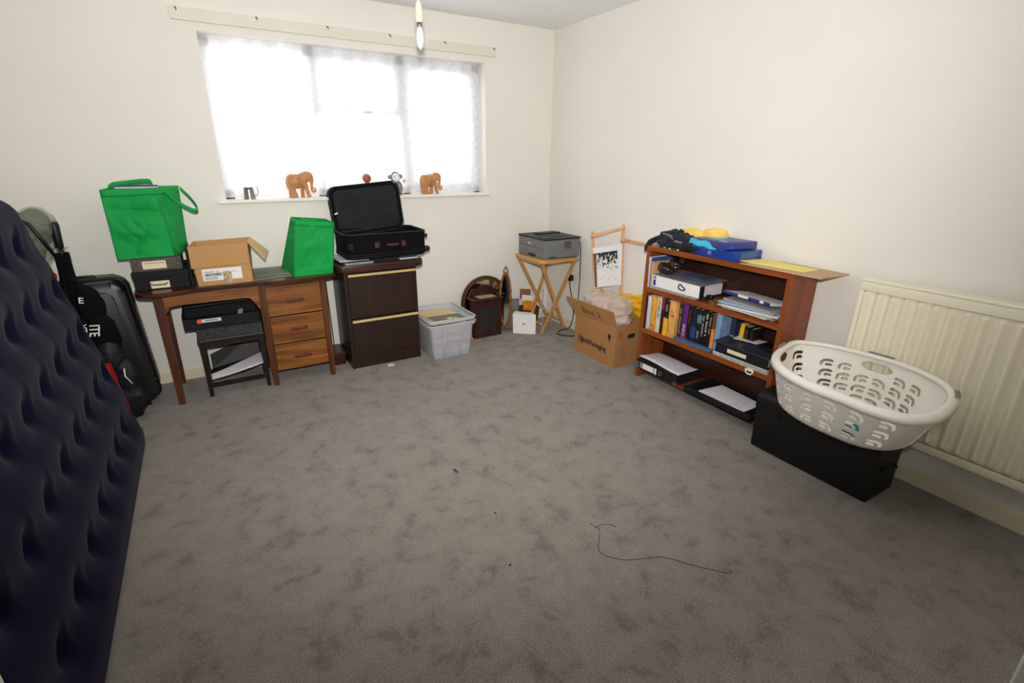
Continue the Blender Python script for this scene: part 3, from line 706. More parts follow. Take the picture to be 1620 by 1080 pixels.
# cable hanging between desk and cabinet, small dark box on the floor behind
solo('hanging_cable',MB().tube([(-1.985,-.012,.70),(-1.983,-.012,.45),(-1.978,-.012,.2),(-1.98,-.03,.06),(-1.985,-.08,.01)],.004,8),BLK,'black cable hanging down the wall between desk and filing cabinet','cable',smooth=True)
t=thing('wooden_box','small dark wooden box on the carpet between desk and cabinet','box',(-2.0,-.16,0))
link('box_body',MB().bx(-2.045,-1.95,-.26,-.06,0,.075,.003),ROSE,t); link('lid',MB().bx(-2.048,-1.947,-.263,-.057,.075,.092,.003),ROSE,t)
# ================================================================ filing cabinet
def cabinet():
    t=thing('filing_cabinet','dark mahogany two-drawer filing cabinet with brass handle strips','cabinet',(-1.68,-.21,0))
    x0,x1=-1.935,-1.425
    link('carcass',MB().bx(x0,x0+.02,-.40,-.03,0,.708).bx(x1-.02,x1,-.40,-.03,0,.708).bx(x0,x1,-.045,-.03,0,.708).bx(x0+.02,x1-.02,-.39,-.04,.69,.708).bx(x0+.02,x1-.02,-.392,-.04,0,.09),DKW,t)
    tp=link('cabinet_top',MB().prism(rrect(.60,.42,.045,6,-1.68,-.245),.048,Matrix.Translation((0,0,.708)),bev=.012),DKWX,t,'auto')
    for z0,z1,hz in ((.375,.69,.677),(.095,.368,.352)):
        dr=link('drawer',MB().bx(x0+.022,x1-.022,-.405,-.388,z0,z1,.002).bx(x0+.035,x1-.035,-.388,-.08,z0+.01,z1-.03),DKW,t)
        link('handle',MB().bx(-1.908,-1.43,-.413,-.404,hz-.009,hz+.008,.003),GOLD,dr)
cabinet()
CZ=.756
def flat(name,label,c,sz,rz,m,cat='magazine',group=None,edge=None):
    t=solo(name,MB().box((c[0],c[1],c[2]+sz[2]/2),sz,rz,min(.0015,sz[2]/3)),m,label,cat,group); return t
# stack under the suitcase
z=CZ
pile=[('magazine','grey magazine at the bottom of the left pile on the cabinet',(-1.835,-.31),(.19,.25,.012),R(4),(150,150,150)),
('magazine','black glossy brochure above the grey magazine on the cabinet',(-1.83,-.29),(.21,.26,.008),R(-3),(26,26,30)),
('paper_pad','white pad directly under the suitcase\'s left corner',(-1.86,-.28),(.20,.26,.008),R(3),(206,208,212))]
for n,l,(x,y),s_,rz,c_ in pile: flat(n,l,(x,y,z),s_,rz,col('cover_'+str(c_[0]),c_,rough=.4),'magazine'); z+=s_[2]
z=CZ
pile=[('magazine','black folder lying in the middle of the cabinet top',(-1.64,-.29),(.18,.24,.024),0,(20,20,24)),]
for n,l,(x,y),s_,rz,c_ in pile: flat(n,l,(x,y,z),s_,rz,col('cover_m',c_,rough=.4),'folder'); z+=s_[2]
z=CZ
pile=[('magazine','white magazine at the bottom of the right pile on the cabinet',(-1.475,-.28),(.14,.24,.010),R(3),(196,202,196)),
('magazine','dark magazine in the middle of the right pile on the cabinet',(-1.475,-.27),(.14,.24,.010),0,(36,34,52)),
('magazine','lilac grey magazine directly under the suitcase\'s right end',(-1.465,-.28),(.14,.24,.008),R(-2),(150,144,176))]
for n,l,(x,y),s_,rz,c_ in pile: flat(n,l,(x,y,z),s_,rz,col('cover_r'+str(c_[0]),c_,rough=.4),'magazine'); z+=s_[2]
# ---------------------------------------------------------------- open soft suitcase
def softcase():
    t=thing('open_suitcase','open black soft suitcase with empty lid raised on the filing cabinet','suitcase',(-1.65,-.26,.784))
    x0,x1,y0,y1,z0,z1=-1.905,-1.345,-.435,-.085,.784,.95
    # tray: rounded wall ring + floor
    pl=rrect(x1-x0,y1-y0,.05,6,(x0+x1)/2,(y0+y1)/2); pi=rrect(x1-x0-.03,y1-y0-.03,.04,6,(x0+x1)/2,(y0+y1)/2)
    n=len(pl)
    prof=[(pl,z0+.012),(pl,z1-.008),(pl,z1),(pi,z1),(pi,z1-.01),(pi,z0+.01)]
    b=MB(); rings=[]
    for q,z in prof: rings.append([b.bm.verts.new((x,y,z)) for x,y in q])
    lo=[b.bm.verts.new(((x-(x0+x1)/2)*.965+(x0+x1)/2,(y-(y0+y1)/2)*.95+(y0+y1)/2,z0)) for x,y in pl]
    rings.insert(0,lo)
    for A,B_ in zip(rings,rings[1:]):
        for k in range(n): b.bm.faces.new((A[k],A[(k+1)%n],B_[(k+1)%n],B_[k]))
    b.bm.faces.new(lo[::-1]); b.bm.faces.new(rings[-1])
    link('case_base',b,BLKF,t,'auto')
    for zz in (z1-.002,z0+.014,z0+.03): link('piping',MB().tube([(x,y,zz) for x,y in rrect(x1-x0+.004,y1-y0+.004,.052,6,(x0+x1)/2,(y0+y1)/2)],.0035 if zz<z1-.1 else .005,8,True),BLK,t,True)
    # lid
    tl=R(6); M=frame3((-1.638,-.10,.915),(1,0,.085),(-.06,math.sin(tl),math.cos(tl)))
    b=MB().prism([(x,y) for x,y in rrect(.495,.335,.05,7,0,.1675)],.05,M@Matrix.Translation((0,0,-.05)),bev=.008)
    link('lid',b,BLKF,t,'auto')
    for zz in (.0,-.05): link('piping',MB().tube([M@Vector((x,y,zz)) for x,y in rrect(.502,.342,.052,7,0,.1675)],.0045,8,True),BLK,t,True)
    link('lid_lining',MB().prism(rrect(.45,.29,.04,6,0,.1675),.004,M@Matrix.Translation((0,0,0)),bev=.0015),mat('lining_cloth',(26,29,31),rough=.9,var=(10,.3),bump=(12,.5,.01)),t,'auto')
    link('care_tag',MB().prism([(0,0),(.022,.002),(.026,.014),(.018,.012),(.004,.01)],.002,M@Matrix.Translation((-.238,.155,.004))),WHITE,t)
    for x in (-1.70,-1.515): link('leather_patch',MB().bx(x-.016,x+.016,y0-.003,y0+.002,.855,.893,.002),LEATH,t)
    link('handle',MB().tube([(-1.635,y0,.874),(-1.63,y0-.018,.874),(-1.615,y0-.024,.874),(-1.575,y0-.024,.874),(-1.56,y0-.018,.874),(-1.555,y0,.874)],.0085,8),LEATH,t,True)
    link('leather_patch',MB().bx(x0+.015,x0+.045,y0-.001,y0+.002,.855,.893,.001),mat('dark_leather',(30,18,14),rough=.8),t)
    for y in (-.40,-.13): link('wheel',MB().lathe([(.018,-.012),(.021,-.004),(.021,.004),(.018,.012)],18,Matrix.Translation((x1+.012,y,z0+.035))@Matrix.Rotation(R(90),4,'X')),BLK,t,True)
    link('foot_bracket',MB().bx(x1-.005,x1+.035,-.14,-.11,z1-.04,z1-.012,.006),BLK,t,'auto')
    link('foot_bracket',MB().bx(x1-.005,x1+.018,-.41,-.385,z1-.05,z1-.025,.006),BLK,t,'auto')
    link('pull_bar',MB().tube([(x1+.002,-.40,z1-.01),(x1+.004,-.25,z1-.008),(x1+.002,-.11,z1-.01)],.004,8),PEWT,t,True)
softcase()
# ================================================================ window sill things
SZ=1.163
def elephant(label,loc,rz=0):
    t=thing('wooden_elephant',label,'ornament',loc,rz,None)
    def p(cx,cy,y=0): return Vector(loc)+Vector(((cx-550)*.000264,y,(905-cy)*.000264))
    b=MB()
    b.ell(p(330,500),(.040,.034,.050)).ell(p(430,500),(.050,.036,.050)).ell(p(560,480),(.042,.034,.046)).ell(p(690,385),(.034,.025,.037)).ell(p(760,370),(.024,.02,.03))
    b.tube([p(775,330),p(815,400),p(822,480),p(815,560),p(805,640),p(800,700),p(815,755),p(850,775),p(885,755),p(895,710),p(875,675),p(850,675)],[.02,.017,.014,.0115,.010,.009,.0085,.008,.0075,.007,.006,.0055],12)
    for cx,cy,bx_,s in ((300,640,290,1),(330,640,360,-1)): b.tube([p(cx,560,.018*s),p(cx,700,.018*s),p(bx_+10,850,.018*s),p(bx_+12,897,.018*s)],[.022,.018,.0165,.019],12)
    for cx,bx_,s in ((580,570,1),(640,725,-1)): b.tube([p(cx,560,.016*s),p((cx*2+bx_)/3,690,.016*s),p((cx+bx_*3)/4,850,.016*s),p(bx_,897,.016*s)],[.02,.014,.0125,.0155],12)
    o=blob('body',b,ELE,t,.0032,0,1,3)
    for s in (1,-1):
        e=MB().ell(p(600,400,.036*s),(.024,.005,.032),M=Matrix.Rotation(R(14*s),4,'Z'))
        blob('ear',e,ELE,t,.003,0,1,2)
    link('tail',MB().tube([p(205,430),p(188,520),p(196,620),p(215,680)],[.004,.0035,.003,.004],8),ELE,t,True)
    for s in (1,-1): link('tusk',MB().tube([p(730,500,.015*s),p(745,540,.017*s)],[.0035,.0015],6),CREAMP,t,True)
    return t
e1=elephant('carved wooden elephant on the sill, left one, nearest the pewter mug',(-2.057,.045,SZ))
dup(e1,(-1.103,.03,SZ),R(4),'carved wooden elephant on the sill, right one, beside the soft toy').scale=(.98,1,.93)
e1['group']='carved elephants on the window sill'; bpy.data.objects['wooden_elephant.001']['group']='carved elephants on the window sill'
t=thing('pewter_mug','small pewter tankard with a handle at the sill\'s left end','mug',(-2.385,.045,SZ))
link('cup',MB().lathe([(.036,0),(.036,.004),(.034,.01),(.031,.055),(.030,.072),(.031,.074),(.028,.074),(.027,.01)],30,Matrix.Translation((-2.387,.045,SZ))),PEWT,t,'auto')
link('handle',MB().tube([(-2.357,.045,SZ+.018),(-2.342,.045,SZ+.022),(-2.333,.045,SZ+.04),(-2.332,.045,SZ+.062),(-2.336,.045,SZ+.08)],[.003,.0035,.004,.004,.0025],8),PEWT,t,True)
t=thing('wooden_ball','reddish turned wooden ball on a short stand behind the suitcase lid','ornament',(-1.60,.045,SZ))
link('ball',MB().ell((-1.60,.045,SZ+.122),(.033,.033,.033),28),BALLW,t,True)
link('stand',MB().lathe([(.024,0),(.024,.006),(.010,.02),(.008,.06),(.014,.088),(.018,.092),(.012,.092)],24,Matrix.Translation((-1.60,.045,SZ))),BALLW,t,'auto')
def plush():
    cx=-1.385; y=.04
    t=thing('soft_toy','small grey and white plush monkey with a diamond swing tag on the sill','toy',(cx,y,SZ))
    blob('body',MB().ell((cx+.02,y,SZ+.05),(.032,.028,.052)).ell((cx+.012,y,SZ+.085),(.02,.02,.02)).ell((cx-.004,y-.022,SZ+.06),(.012,.012,.03)).ell((cx+.0,y,SZ+.128),(.037,.032,.04)).ell((cx-.045,y,SZ+.13),(.014,.008,.017)).ell((cx+.042,y,SZ+.132),(.014,.008,.017)),PLSH,t,.003,.002,60,1)
    blob('face',MB().ell((cx-.002,y-.022,SZ+.126),(.029,.016,.031)),PLSW,t,.003)
    for s in (-1,1): link('eye',MB().ell((cx+s*.019,y-.036,SZ+.137),(.0035,.002,.0035),10),INK,t,True)
    for s in (-1,1): blob('foot',MB().ell((cx+.014+s*.014,y-.022,SZ+.011),(.012,.02,.011)),mat('brown_plush_'+str(s+1),(150,104,80),rough=1),t,.003)
    M=frame3((cx+.062,y-.015,SZ+.10),(.72,0,.69),(-.69,0,.72))
    g=link('swing_tag',MB().prism([(-.014,-.014),(.014,-.014),(.014,.014),(-.014,.014)],.0012,M),WHITE,t)
    link('tag_mark',MB().prism([(-.006,-.003),(.003,-.005),(.006,.004),(0,.005)],.0006,M@Matrix.Translation((0,0,.0012))),INK,g)
    link('tag_border',MB().tube([M@Vector(q) for q in ((-.0125,-.0125,.0012),(.0125,-.0125,.0012),(.0125,.0125,.0012),(-.0125,.0125,.0012))],.0005,4,True),INK,g)
    link('tag_string',MB().tube([(cx+.048,y-.005,SZ+.135),(cx+.058,y-.012,SZ+.118)],.0007,6),INK,t)
plush()
t=thing('glass_ornament','clear glass ornament at the right end of the window sill','ornament',(-.74,.03,SZ))
link('glass_bowl',MB().lathe([(.022,0),(.022,.004),(.006,.012),(.006,.025),(.028,.045),(.036,.07),(.032,.075),(.025,.05),(.004,.03)],16,Matrix.Translation((-.735,.035,SZ))),clear('cut_glass',(235,238,245),.3,rough=.1),t)
# ================================================================ clear tubs with books
def tubs():
    x0,x1,y0,y1=-1.378,-1.05,-.535,-.13; h=.305; fl_=.018
    M0=Matrix.Identity(4)
    def tub(name,label,dz,zb,hh,grow,handle):
        t=thing(name,label,'storage box',((x0+x1)/2,(y0+y1)/2,zb))
        cx,cy=(x0+x1)/2,(y0+y1)/2; n=None; b=MB(); rings=[]
        for (z,g,th) in ((zb+.003,-.012+grow,0),(zb+hh*.5,-.0+grow,0),(zb+hh-.02,fl_*.6+grow,0),(zb+hh-.02,fl_+.006+grow,0),(zb+hh,fl_+.008+grow,0)):
            q=rrect(x1-x0+2*g,y1-y0+2*g,.03,5,cx,cy); rings.append([b.bm.verts.new((x,y,z)) for x,y in q])
        n=len(rings[0])
        for A,B_ in zip(rings,rings[1:]):
            for k in range(n): b.bm.faces.new((A[k],A[(k+1)%n],B_[(k+1)%n],B_[k]))
        b.bm.faces.new(rings[0][::-1])
        b.keep=False
        o=link('tub_body',b,TUB,t,'auto',solid=.0025)
        q=rrect(x1-x0+2*(fl_+.010+grow),y1-y0+2*(fl_+.010+grow),.032,6,cx,cy)
        link('rim',MB().tube([(x,y,zb+hh) for x,y in q],.0045,8,True,flat=1.0),clear('tub_rim_plastic',(214,222,228),.7,rough=.3),t,True)
        if handle:
            # embossed front panel outline
            yf=y0-.004
            link('panel_outline',MB().tube([(-1.29,y0+.008,.01),(-1.275,yf-.002,.215),(-1.165,yf-.002,.22),(-1.155,y0+.008,.01)],.0035,6),clear('tub_rib_plastic',(214,222,228),.7,rough=.3),t,True)
        return t
    tub('storage_tub','clear plastic storage tub full of books beside the cabinet',0,0,.272,0,True)
    tub('storage_tub','clear plastic tub nested inside the book-filled tub, its rim standing higher',0,.276,.032,-.002,False)
tubs()
cols=[(44,58,100),(150,160,190),(170,130,110),(120,84,60),(190,160,140),(110,100,110),(168,120,96),(196,176,160)]
z=.006; names=['dark blue','pale blue','pinkish','brown','beige','grey','tan','cream']
for k,c_ in enumerate(cols):
    hh=.030; flat('packed_book',names[k]+' book packed flat inside the clear storage tub',(-1.214+.003*math.sin(k*2),-.335,z),(.30,.355,hh-.002),R(.6*math.sin(k*3)),col('packed_'+str(k),c_),'book','books packed in the clear tub'); z+=hh
def topbook():
    t=thing('large_book','cream hardback with a grey lower band, topmost book in the tub','book',(-1.25,-.34,.27))
    M=Matrix.Translation((-1.228,-.335,.277))@Matrix.Rotation(R(6),4,'Z')@Matrix.Rotation(R(3),4,'Y')
    link('pages',MB().box((0,0,0),(.27,.35,.028)),CREAMP,t) if 0 else None
    def tb(b): bmesh.ops.transform(b.bm,matrix=M,verts=b.bm.verts); return b
    link('pages',tb(MB().box((0,0,.0),(.27,.32,.022))),CREAMP,t)
    link('cover',tb(MB().box((0,0,.0125),(.28,.33,.003)).box((0,0,-.0125),(.28,.33,.003)).box((-.139,0,0),(.003,.33,.025))),mat('cream_book_cover',(226,200,154),rough=.6,var=(6,.1)),t)
    link('cover_band',tb(MB().box((0,-.098,.0143),(.278,.132,.0006))),mat('grey_cover_band',(116,112,96),rough=.6,var=(6,.08)),t)
    b=MB(); 
    for k in range(15):
        a=PI*k/14; r1=.012; r2_=.045+.012*(k%2)
        b.tube([Vector((.03+r1*math.cos(a),-.145+r1*math.sin(a)*.7,.0152)),Vector((.03+r2_*math.cos(a),-.145+r2_*math.sin(a)*.7,.0152))],[.0022,.0008],5)
    link('flower_print',tb(b),CREAMP,t)
topbook()
# scrap of paper on carpet
solo('paper_scrap',MB().prism([(-.025,-.01),(.02,-.016),(.028,.004),(.004,.014),(-.018,.012)],.004,Matrix.Translation((-1.68,-.455,.001))@Matrix.Rotation(R(8),4,'X')),WHITE,'small crumpled white paper scrap on the carpet before the filing cabinet','paper')
# ================================================================ mirrors and small cabinet
def arch_mirror():
    t=thing('round_mirror','large round mirror with a wide wooden frame leaning on the wall','mirror',(-.70,-.07,0))
    tl=R(9); M=frame3((-.695,-.125,.0),(1,0,0),(0,math.sin(tl),math.cos(tl)))@Matrix.Translation((0,.245,0))
    rx,ry=.238,.243
    b=MB()
    pf=[(1.0,.0),(1.0,.012),(.97,.022),(.93,.02),(.89,.010),(.86,.010),(.85,.0)]
    def g(u,v):
        i=min(int(v*(len(pf))),len(pf)-1); r_,h_=pf[i%len(pf)]; a=u*2*PI
        return M@Vector((rx*r_*math.cos(a),ry*r_*math.sin(a),h_))
    rings=[[b.bm.verts.new(M@Vector((rx*r_*math.cos(2*PI*k/72),ry*r_*math.sin(2*PI*k/72),h_))) for k in range(72)] for r_,h_ in pf]
    for A,B_ in zip(rings,rings[1:]+[rings[0]]):
        for k in range(72): b.bm.faces.new((A[k],A[(k+1)%72],B_[(k+1)%72],B_[k]))
    link('frame',b,OAKD,t,'auto')
    link('gilt_slip',MB().tube([M@Vector((rx*.90*math.cos(2*PI*k/72),ry*.90*math.sin(2*PI*k/72),.012)) for k in range(72)],.0035,8,True),GILT,t,True)
    link('mirror_glass',MB().prism([(rx*.87*math.cos(2*PI*k/72),ry*.87*math.sin(2*PI*k/72)) for k in range(72)],.005,M),MIRR,t)
arch_mirror()
def oval_mirror():
    t=thing('oval_mirror','narrow oval mirror in an ornate gilt frame with a pierced crest','mirror',(-.50,-.09,0))
    tl=R(6); M=frame3((-.575,-.215,.062),(.80,-.60,0),(.60*math.sin(tl),.80*math.sin(tl),math.cos(tl)))@Matrix.Translation((0,.225,0))
    rx,ry=.046,.225; N=80
    P_=lambda k,r_:M@Vector((rx*r_*math.cos(2*PI*k/N),ry*(1+(r_-1)*.4)*math.sin(2*PI*k/N),.008+.002*math.sin(k*PI)))
    link('frame',MB().tube([P_(k,1) for k in range(N)],[.0095+.0022*math.sin(k*2*PI/4) for k in range(N)],8,True),GILT,t,True)
    bb=MB()
    for k in range(0,N,2): bb.ell(P_(k,1.17),(.004,.004,.004),8)
    link('beading',bb,GILT,t,True)
    link('crest',MB().tube([M@Vector((.019*math.cos(a),.243+.028*math.sin(a),.008)) for a in [2*PI*k/16 for k in range(16)]],.0055,8,True).ell(M@Vector((0,.278,.008)),(.011,.007,.012),12).ell(M@Vector((0,.225,.008)),(.016,.007,.01),12),GILT,t,True)
    link('mirror_glass',MB().prism([(rx*.97*math.cos(2*PI*k/N),ry*.99*math.sin(2*PI*k/N)) for k in range(N)],.004,M),MIRR,t)
oval_mirror()
def smallpic():
    t=thing('framed_picture','small dark-framed picture leaning beside the oval mirror','picture',(-.52,-.19,0))
    tl=R(10); M=frame3((-.515,-.185,.003),(.88,-.47,0),(.47*math.sin(tl),.88*math.sin(tl),math.cos(tl)))
    W_,H_=.17,.275
    b=MB().prism([(-W_/2,0),(W_/2,0),(W_/2,.01),(-W_/2,.01)],.014,M).prism([(-W_/2,H_-.01),(W_/2,H_-.01),(W_/2,H_),(-W_/2,H_)],.014,M).prism([(-W_/2,0),(-W_/2+.01,0),(-W_/2+.01,H_),(-W_/2,H_)],.014,M).prism([(W_/2-.01,0),(W_/2,0),(W_/2,H_),(W_/2-.01,H_)],.014,M)
    link('frame',b,mat('dark_red_frame',(70,28,24),rough=.4),t)
    link('picture_print',MB().prism([(-W_/2+.009,.009),(W_/2-.009,.009),(W_/2-.009,H_-.009),(-W_/2+.009,H_-.009)],.006,M),mat('faded_print',(122,100,74),rough=.4,var=(9,.5),c2=(44,40,34)),t)
smallpic()
def glasscab():
    t=thing('glazed_cabinet','small dark wooden wall cabinet with a glazed door standing on the carpet','cabinet',(-.76,-.2,0))
    x0,x1,y0,y1,h=-.885,-.635,-.25,-.15,.32
    link('cabinet_case',MB().bx(x0,x0+.012,y0,y1,0,h).bx(x1-.012,x1,y0,y1,0,h).bx(x0,x1,y1-.008,y1,0,h).bx(x0,x1,y0,y1,0,.015).bx(x0,x1,y0,y1,h-.012,h).bx(x0+.012,x1-.012,y0+.02,y1-.01,.155,.162),ROSE,t)
    link('cornice',MB().bx(x0-.014,x1+.014,y0-.014,y1+.02,h,h+.018,.004),ROSE,t)
    M=frame3((0,y1+.01,0),(1,0,0),(0,0,1))
    cr=[(x0-.01,h+.018),(x1+.01,h+.018),(x1+.008,h+.05),(x1-.03,h+.085),(x1-.075,h+.105),(-.76,h+.115),(x0+.10,h+.09),(x0+.07,h+.075),(x0+.03,h+.085),(x0+.01,h+.06)]
    link('shaped_crest',MB().prism(cr,.014,M),ROSE,t)
    d_=link('door',MB().bx(x0+.002,x0+.042,y0-.012,y0-.001,.005,h-.005,.002).bx(x1-.042,x1-.002,y0-.012,y0-.001,.005,h-.005,.002).bx(x0+.04,x1-.04,y0-.012,y0-.001,.005,.045,.002).bx(x0+.04,x1-.04,y0-.012,y0-.001,h-.055,h-.005,.002),ROSE,t)
    link('door_glass',MB().bx(x0+.04,x1-.04,y0-.006,y0-.003,.04,h-.05),clear('cabinet_glass',(60,60,56),.35,rough=.05),d_)
    t2=thing('patterned_mat','cream patterned cloth mat on the glazed cabinet\'s top','cloth',(-.76,-.205,h+.018))
    link('cloth',MB().box((-.755,-.19,h+.0205),(.155,.09,.004),R(3),.001),mat('patterned_cream',(196,184,146),rough=.8,var=(50,.5),c2=(140,120,90)),t2)
glasscab()
solo('wood_offcut',MB().hexa([(-.945,-.27,0),(-.91,-.26,0),(-.915,-.25,0),(-.95,-.26,0),(-.935,-.262,.11),(-.928,-.26,.11),(-.93,-.25,.11),(-.937,-.252,.11)]),LTWZ,'pale triangular wood offcut beside the glazed cabinet and the tub','wood')
# ================================================================ folding table + printer
TZ=.665
def foldtable():
    t=thing('folding_table','light wood folding tray table with crossed legs under the printer','table',(-.255,-.355,0))
    link('table_top',MB().prism(rrect(.385,.44,.035,5,-.257,-.36),.018,Matrix.Translation((0,0,TZ-.018)),bev=.006),LTW,t,'auto')
    def bar(a,b,w_=.014,d_=.0085):
        a=Vector(a); b=Vector(b); m=MB(); ax=(b-a).normalized(); s=Vector((0,1,0))
        n=ax.cross(s).normalized()
        m.hexa([a-n*w_-s*d_,a+n*w_-s*d_,a+n*w_+s*d_,a-n*w_+s*d_,b-n*w_-s*d_,b+n*w_-s*d_,b+n*w_+s*d_,b-n*w_+s*d_])
        bmesh.ops.bevel(m.bm,geom=list(m.bm.edges),offset=.003,segments=2,affect='EDGES'); return m
    for (yt,yb) in ((-.535,-.452),(-.18,-.235)):
        link('leg',bar((-.42,yt+.01,TZ-.02),(-.095,yb+.018,.012)),LTWZ,t); link('leg',bar((-.10,yt-.008,TZ-.02),(-.352,yb,.012)),LTWZ,t)
    link('cross_bar',MB().tube([(-.352,-.452,.10),(-.352,-.235,.10)],.008,8),LTWZ,t,True)
    link('cross_bar',MB().tube([(-.13,-.435,.10),(-.13,-.22,.10)],.008,8),LTWZ,t,True)
    link('under_rail',MB().bx(-.42,-.39,-.53,-.17,TZ-.042,TZ-.018,.002),LTW,t); link('under_rail',MB().bx(-.12,-.09,-.53,-.17,TZ-.042,TZ-.018,.002),LTW,t)
foldtable()
def printer():
    t=thing('laser_printer','grey laser printer with a dark lid on the folding table','printer',(-.22,-.31,TZ))
    x0,x1,y0,y1,z0,z1=-.395,-.04,-.525,-.13,TZ,.83
    link('housing',MB().bx(x0,x1,y0,y1,z0+.006,z1-.012,.008,3),PRG,t,'auto')
    link('lid',MB().prism([(x0-.002,y0-.002),(x1+.002,y0-.002),(x1+.002,y1),(x0-.002,y1)],.016,Matrix.Translation((0,0,z1-.014)),bev=.004),PRD,t)
    # output tray recess
    link('output_slot',MB().bx(x0+.12,x1-.05,y0+.10,y1-.14,z1+.0015,z1+.004).bx(x0+.10,x1-.03,y0+.24,y1-.08,z1,z1+.012,.004),BLK,t)
    link('paper_cassette',MB().bx(x0-.0045,x0+.01,y0+.015,y1-.015,z0+.008,z0+.085,.002),PRG,t)
    link('cassette_pull',MB().bx(x0-.007,x0-.003,y0+.12,y1-.17,z0+.012,z0+.032,.002),BLK,t)
    link('front_flap',MB().bx(x0-.0035,x0+.01,y0+.015,y1-.015,z0+.09,z1-.025,.002),PRG,t)
    link('maker_badge',MB().bx(x0-.0055,x0-.003,-.33,-.29,z1-.058,z1-.05),WHITE,t)
    sl=MB()
    for i in range(9):
        for j in range(8): sl.bx(-.20+i*.0078,-.195+i*.0078,y0-.0012,y0+.001,.745+j*.0075,.750+j*.0075)
    link('side_vent',sl,PRD,t)
    link('side_badge',MB().bx(x0+.045,x0+.11,y0-.0015,y0+.001,z0+.012,z0+.022),PRD,t)
    link('control_panel',MB().bx(x0+.02,x0+.10,y0+.02,y0+.12,z1+.001,z1+.005,.001),BLK,t)
    for k in range(3): link('button',MB().lathe([(.005,z1+.005),(.005,z1+.007)],10,Matrix.Translation((x0+.035+.02*k,y0+.05,0))),PRG,t)
printer()
t=thing('wall_socket','cream double power socket low on the right wall near the corner','socket',(-.004,-.42,.44))
link('face_plate',MB().bx(-.009,0,-.495,-.365,.435,.52,.003),TRIM,t)
link('switch',MB().bx(-.013,-.008,-.45,-.44,.495,.51,.001),WHITE,t); link('switch',MB().bx(-.013,-.008,-.42,-.41,.495,.51,.001),WHITE,t)
t=thing('power_lead','black mains plug and lead running from the wall socket to the carpet','cable',(-.03,-.41,.02))
link('plug',MB().bx(-.052,-.009,-.425,-.375,.435,.485,.008,3),BLK,t,'auto')
link('lead',MB().tube(catmull([(-.035,-.40,.44),(-.03,-.40,.40),(-.022,-.41,.33),(-.02,-.44,.25),(-.022,-.46,.17),(-.04,-.47,.08),(-.07,-.46,.02),(-.13,-.44,.012),(-.20,-.48,.012),(-.22,-.53,.012),(-.18,-.60,.012),(-.10,-.64,.012),(-.04,-.66,.012)],6,False),.0045,8),BLK,t,True)
t=thing('printer_cable','black cable plugged into the printer and dropping behind the box','cable',(-.02,-.47,.3))
link('connector',MB().bx(-.04,-.018,-.475,-.45,.775,.80,.004),BLK,t)
link('lead',MB().tube(catmull([(-.03,-.47,.79),(-.018,-.487,.785),(-.014,-.50,.74),(-.013,-.507,.6),(-.013,-.51,.45),(-.014,-.505,.3),(-.02,-.50,.1),(-.022,-.50,.012)],6,False),.0042,8),BLK,t,True)
# ---------------------------------------------------------------- things under the folding table
def whitebox():
    t=thing('white_box','white cardboard box with a tiny dark logo below the folding table','box',(-.44,-.31,0))
    x=Vector((.80,-.60,0)).normalized(); M=frame3((-.535,-.285,0),x,(-.0,.06,1)); n=x.cross(Vector((0,0,1)))
    W_,H_,D_=.195,.175,.07
    b=MB().hexa([M@Vector(p) for p in ((0,0,0),(W_,0,0),(W_-.01,.0,-D_),(0,0,-D_),(.0,H_,0),(W_+.008,H_,0),(W_-.03,H_,-D_),(.012,H_+.01,-D_))])
    bmesh.ops.bevel(b.bm,geom=list(b.bm.edges),offset=.002,segments=1,affect='EDGES')
    link('carton',b,WHITE,t)
    text('HP',.019,INK,t,M@Matrix.Translation((W_*.42,H_*.46,.0012)),'logo_mark',bold=.0008)
whitebox()
solo('grey_board',MB().hexa([(-.305,-.385,0),(-.26,-.31,0),(-.255,-.313,0),(-.30,-.388,0),(-.255,-.31,.345),(-.205,-.245,.345),(-.20,-.248,.345),(-.25,-.313,.345)]),GREYB,'grey board standing upright behind the folding table\'s crossed legs','board')
t=thing('wicker_basket','low brown wicker basket against the wall under the folding table','basket',(-.24,-.12,0))
link('basket_body',MB().lathe([(.07,.0),(.085,.05),(.092,.11),(.095,.15),(.09,.15),(.085,.1),(.066,.01)],32,Matrix.Translation((-.26,-.105,0))@Matrix.Diagonal((1.0,1.0,1,1))),BASKW,t,'auto')
link('basket_rim',MB().tube([(-.26+.093*math.cos(2*PI*k/40),-.105+.093*math.sin(2*PI*k/40),.15+.003*math.sin(k*PI/2)) for k in range(40)],.007,8,True),BASKW,t,True)
solo('snack_packet',MB().box((-.285,-.135,.175),(.10,.03,.10),Matrix.Rotation(R(-30),4,'X')@Matrix.Rotation(R(15),4,'Y'),.008,3),ORNG,'orange and yellow packet lying in the wicker basket','packet')
solo('white_packet',MB().box((-.28,-.10,.235),(.10,.03,.06),Matrix.Rotation(R(-20),4,'X')@Matrix.Rotation(R(12),4,'Y'),.004,2),WHITE,'white packet standing behind the orange packet in the wicker basket','packet')
solo('brown_packet',MB().box((-.275,-.065,.27),(.10,.03,.09),Matrix.Rotation(R(-15),4,'X')@Matrix.Rotation(R(10),4,'Y'),.004,2),mat('brown_packet_card',(140,98,66)),'brown card packet, rearmost in the wicker basket','packet')
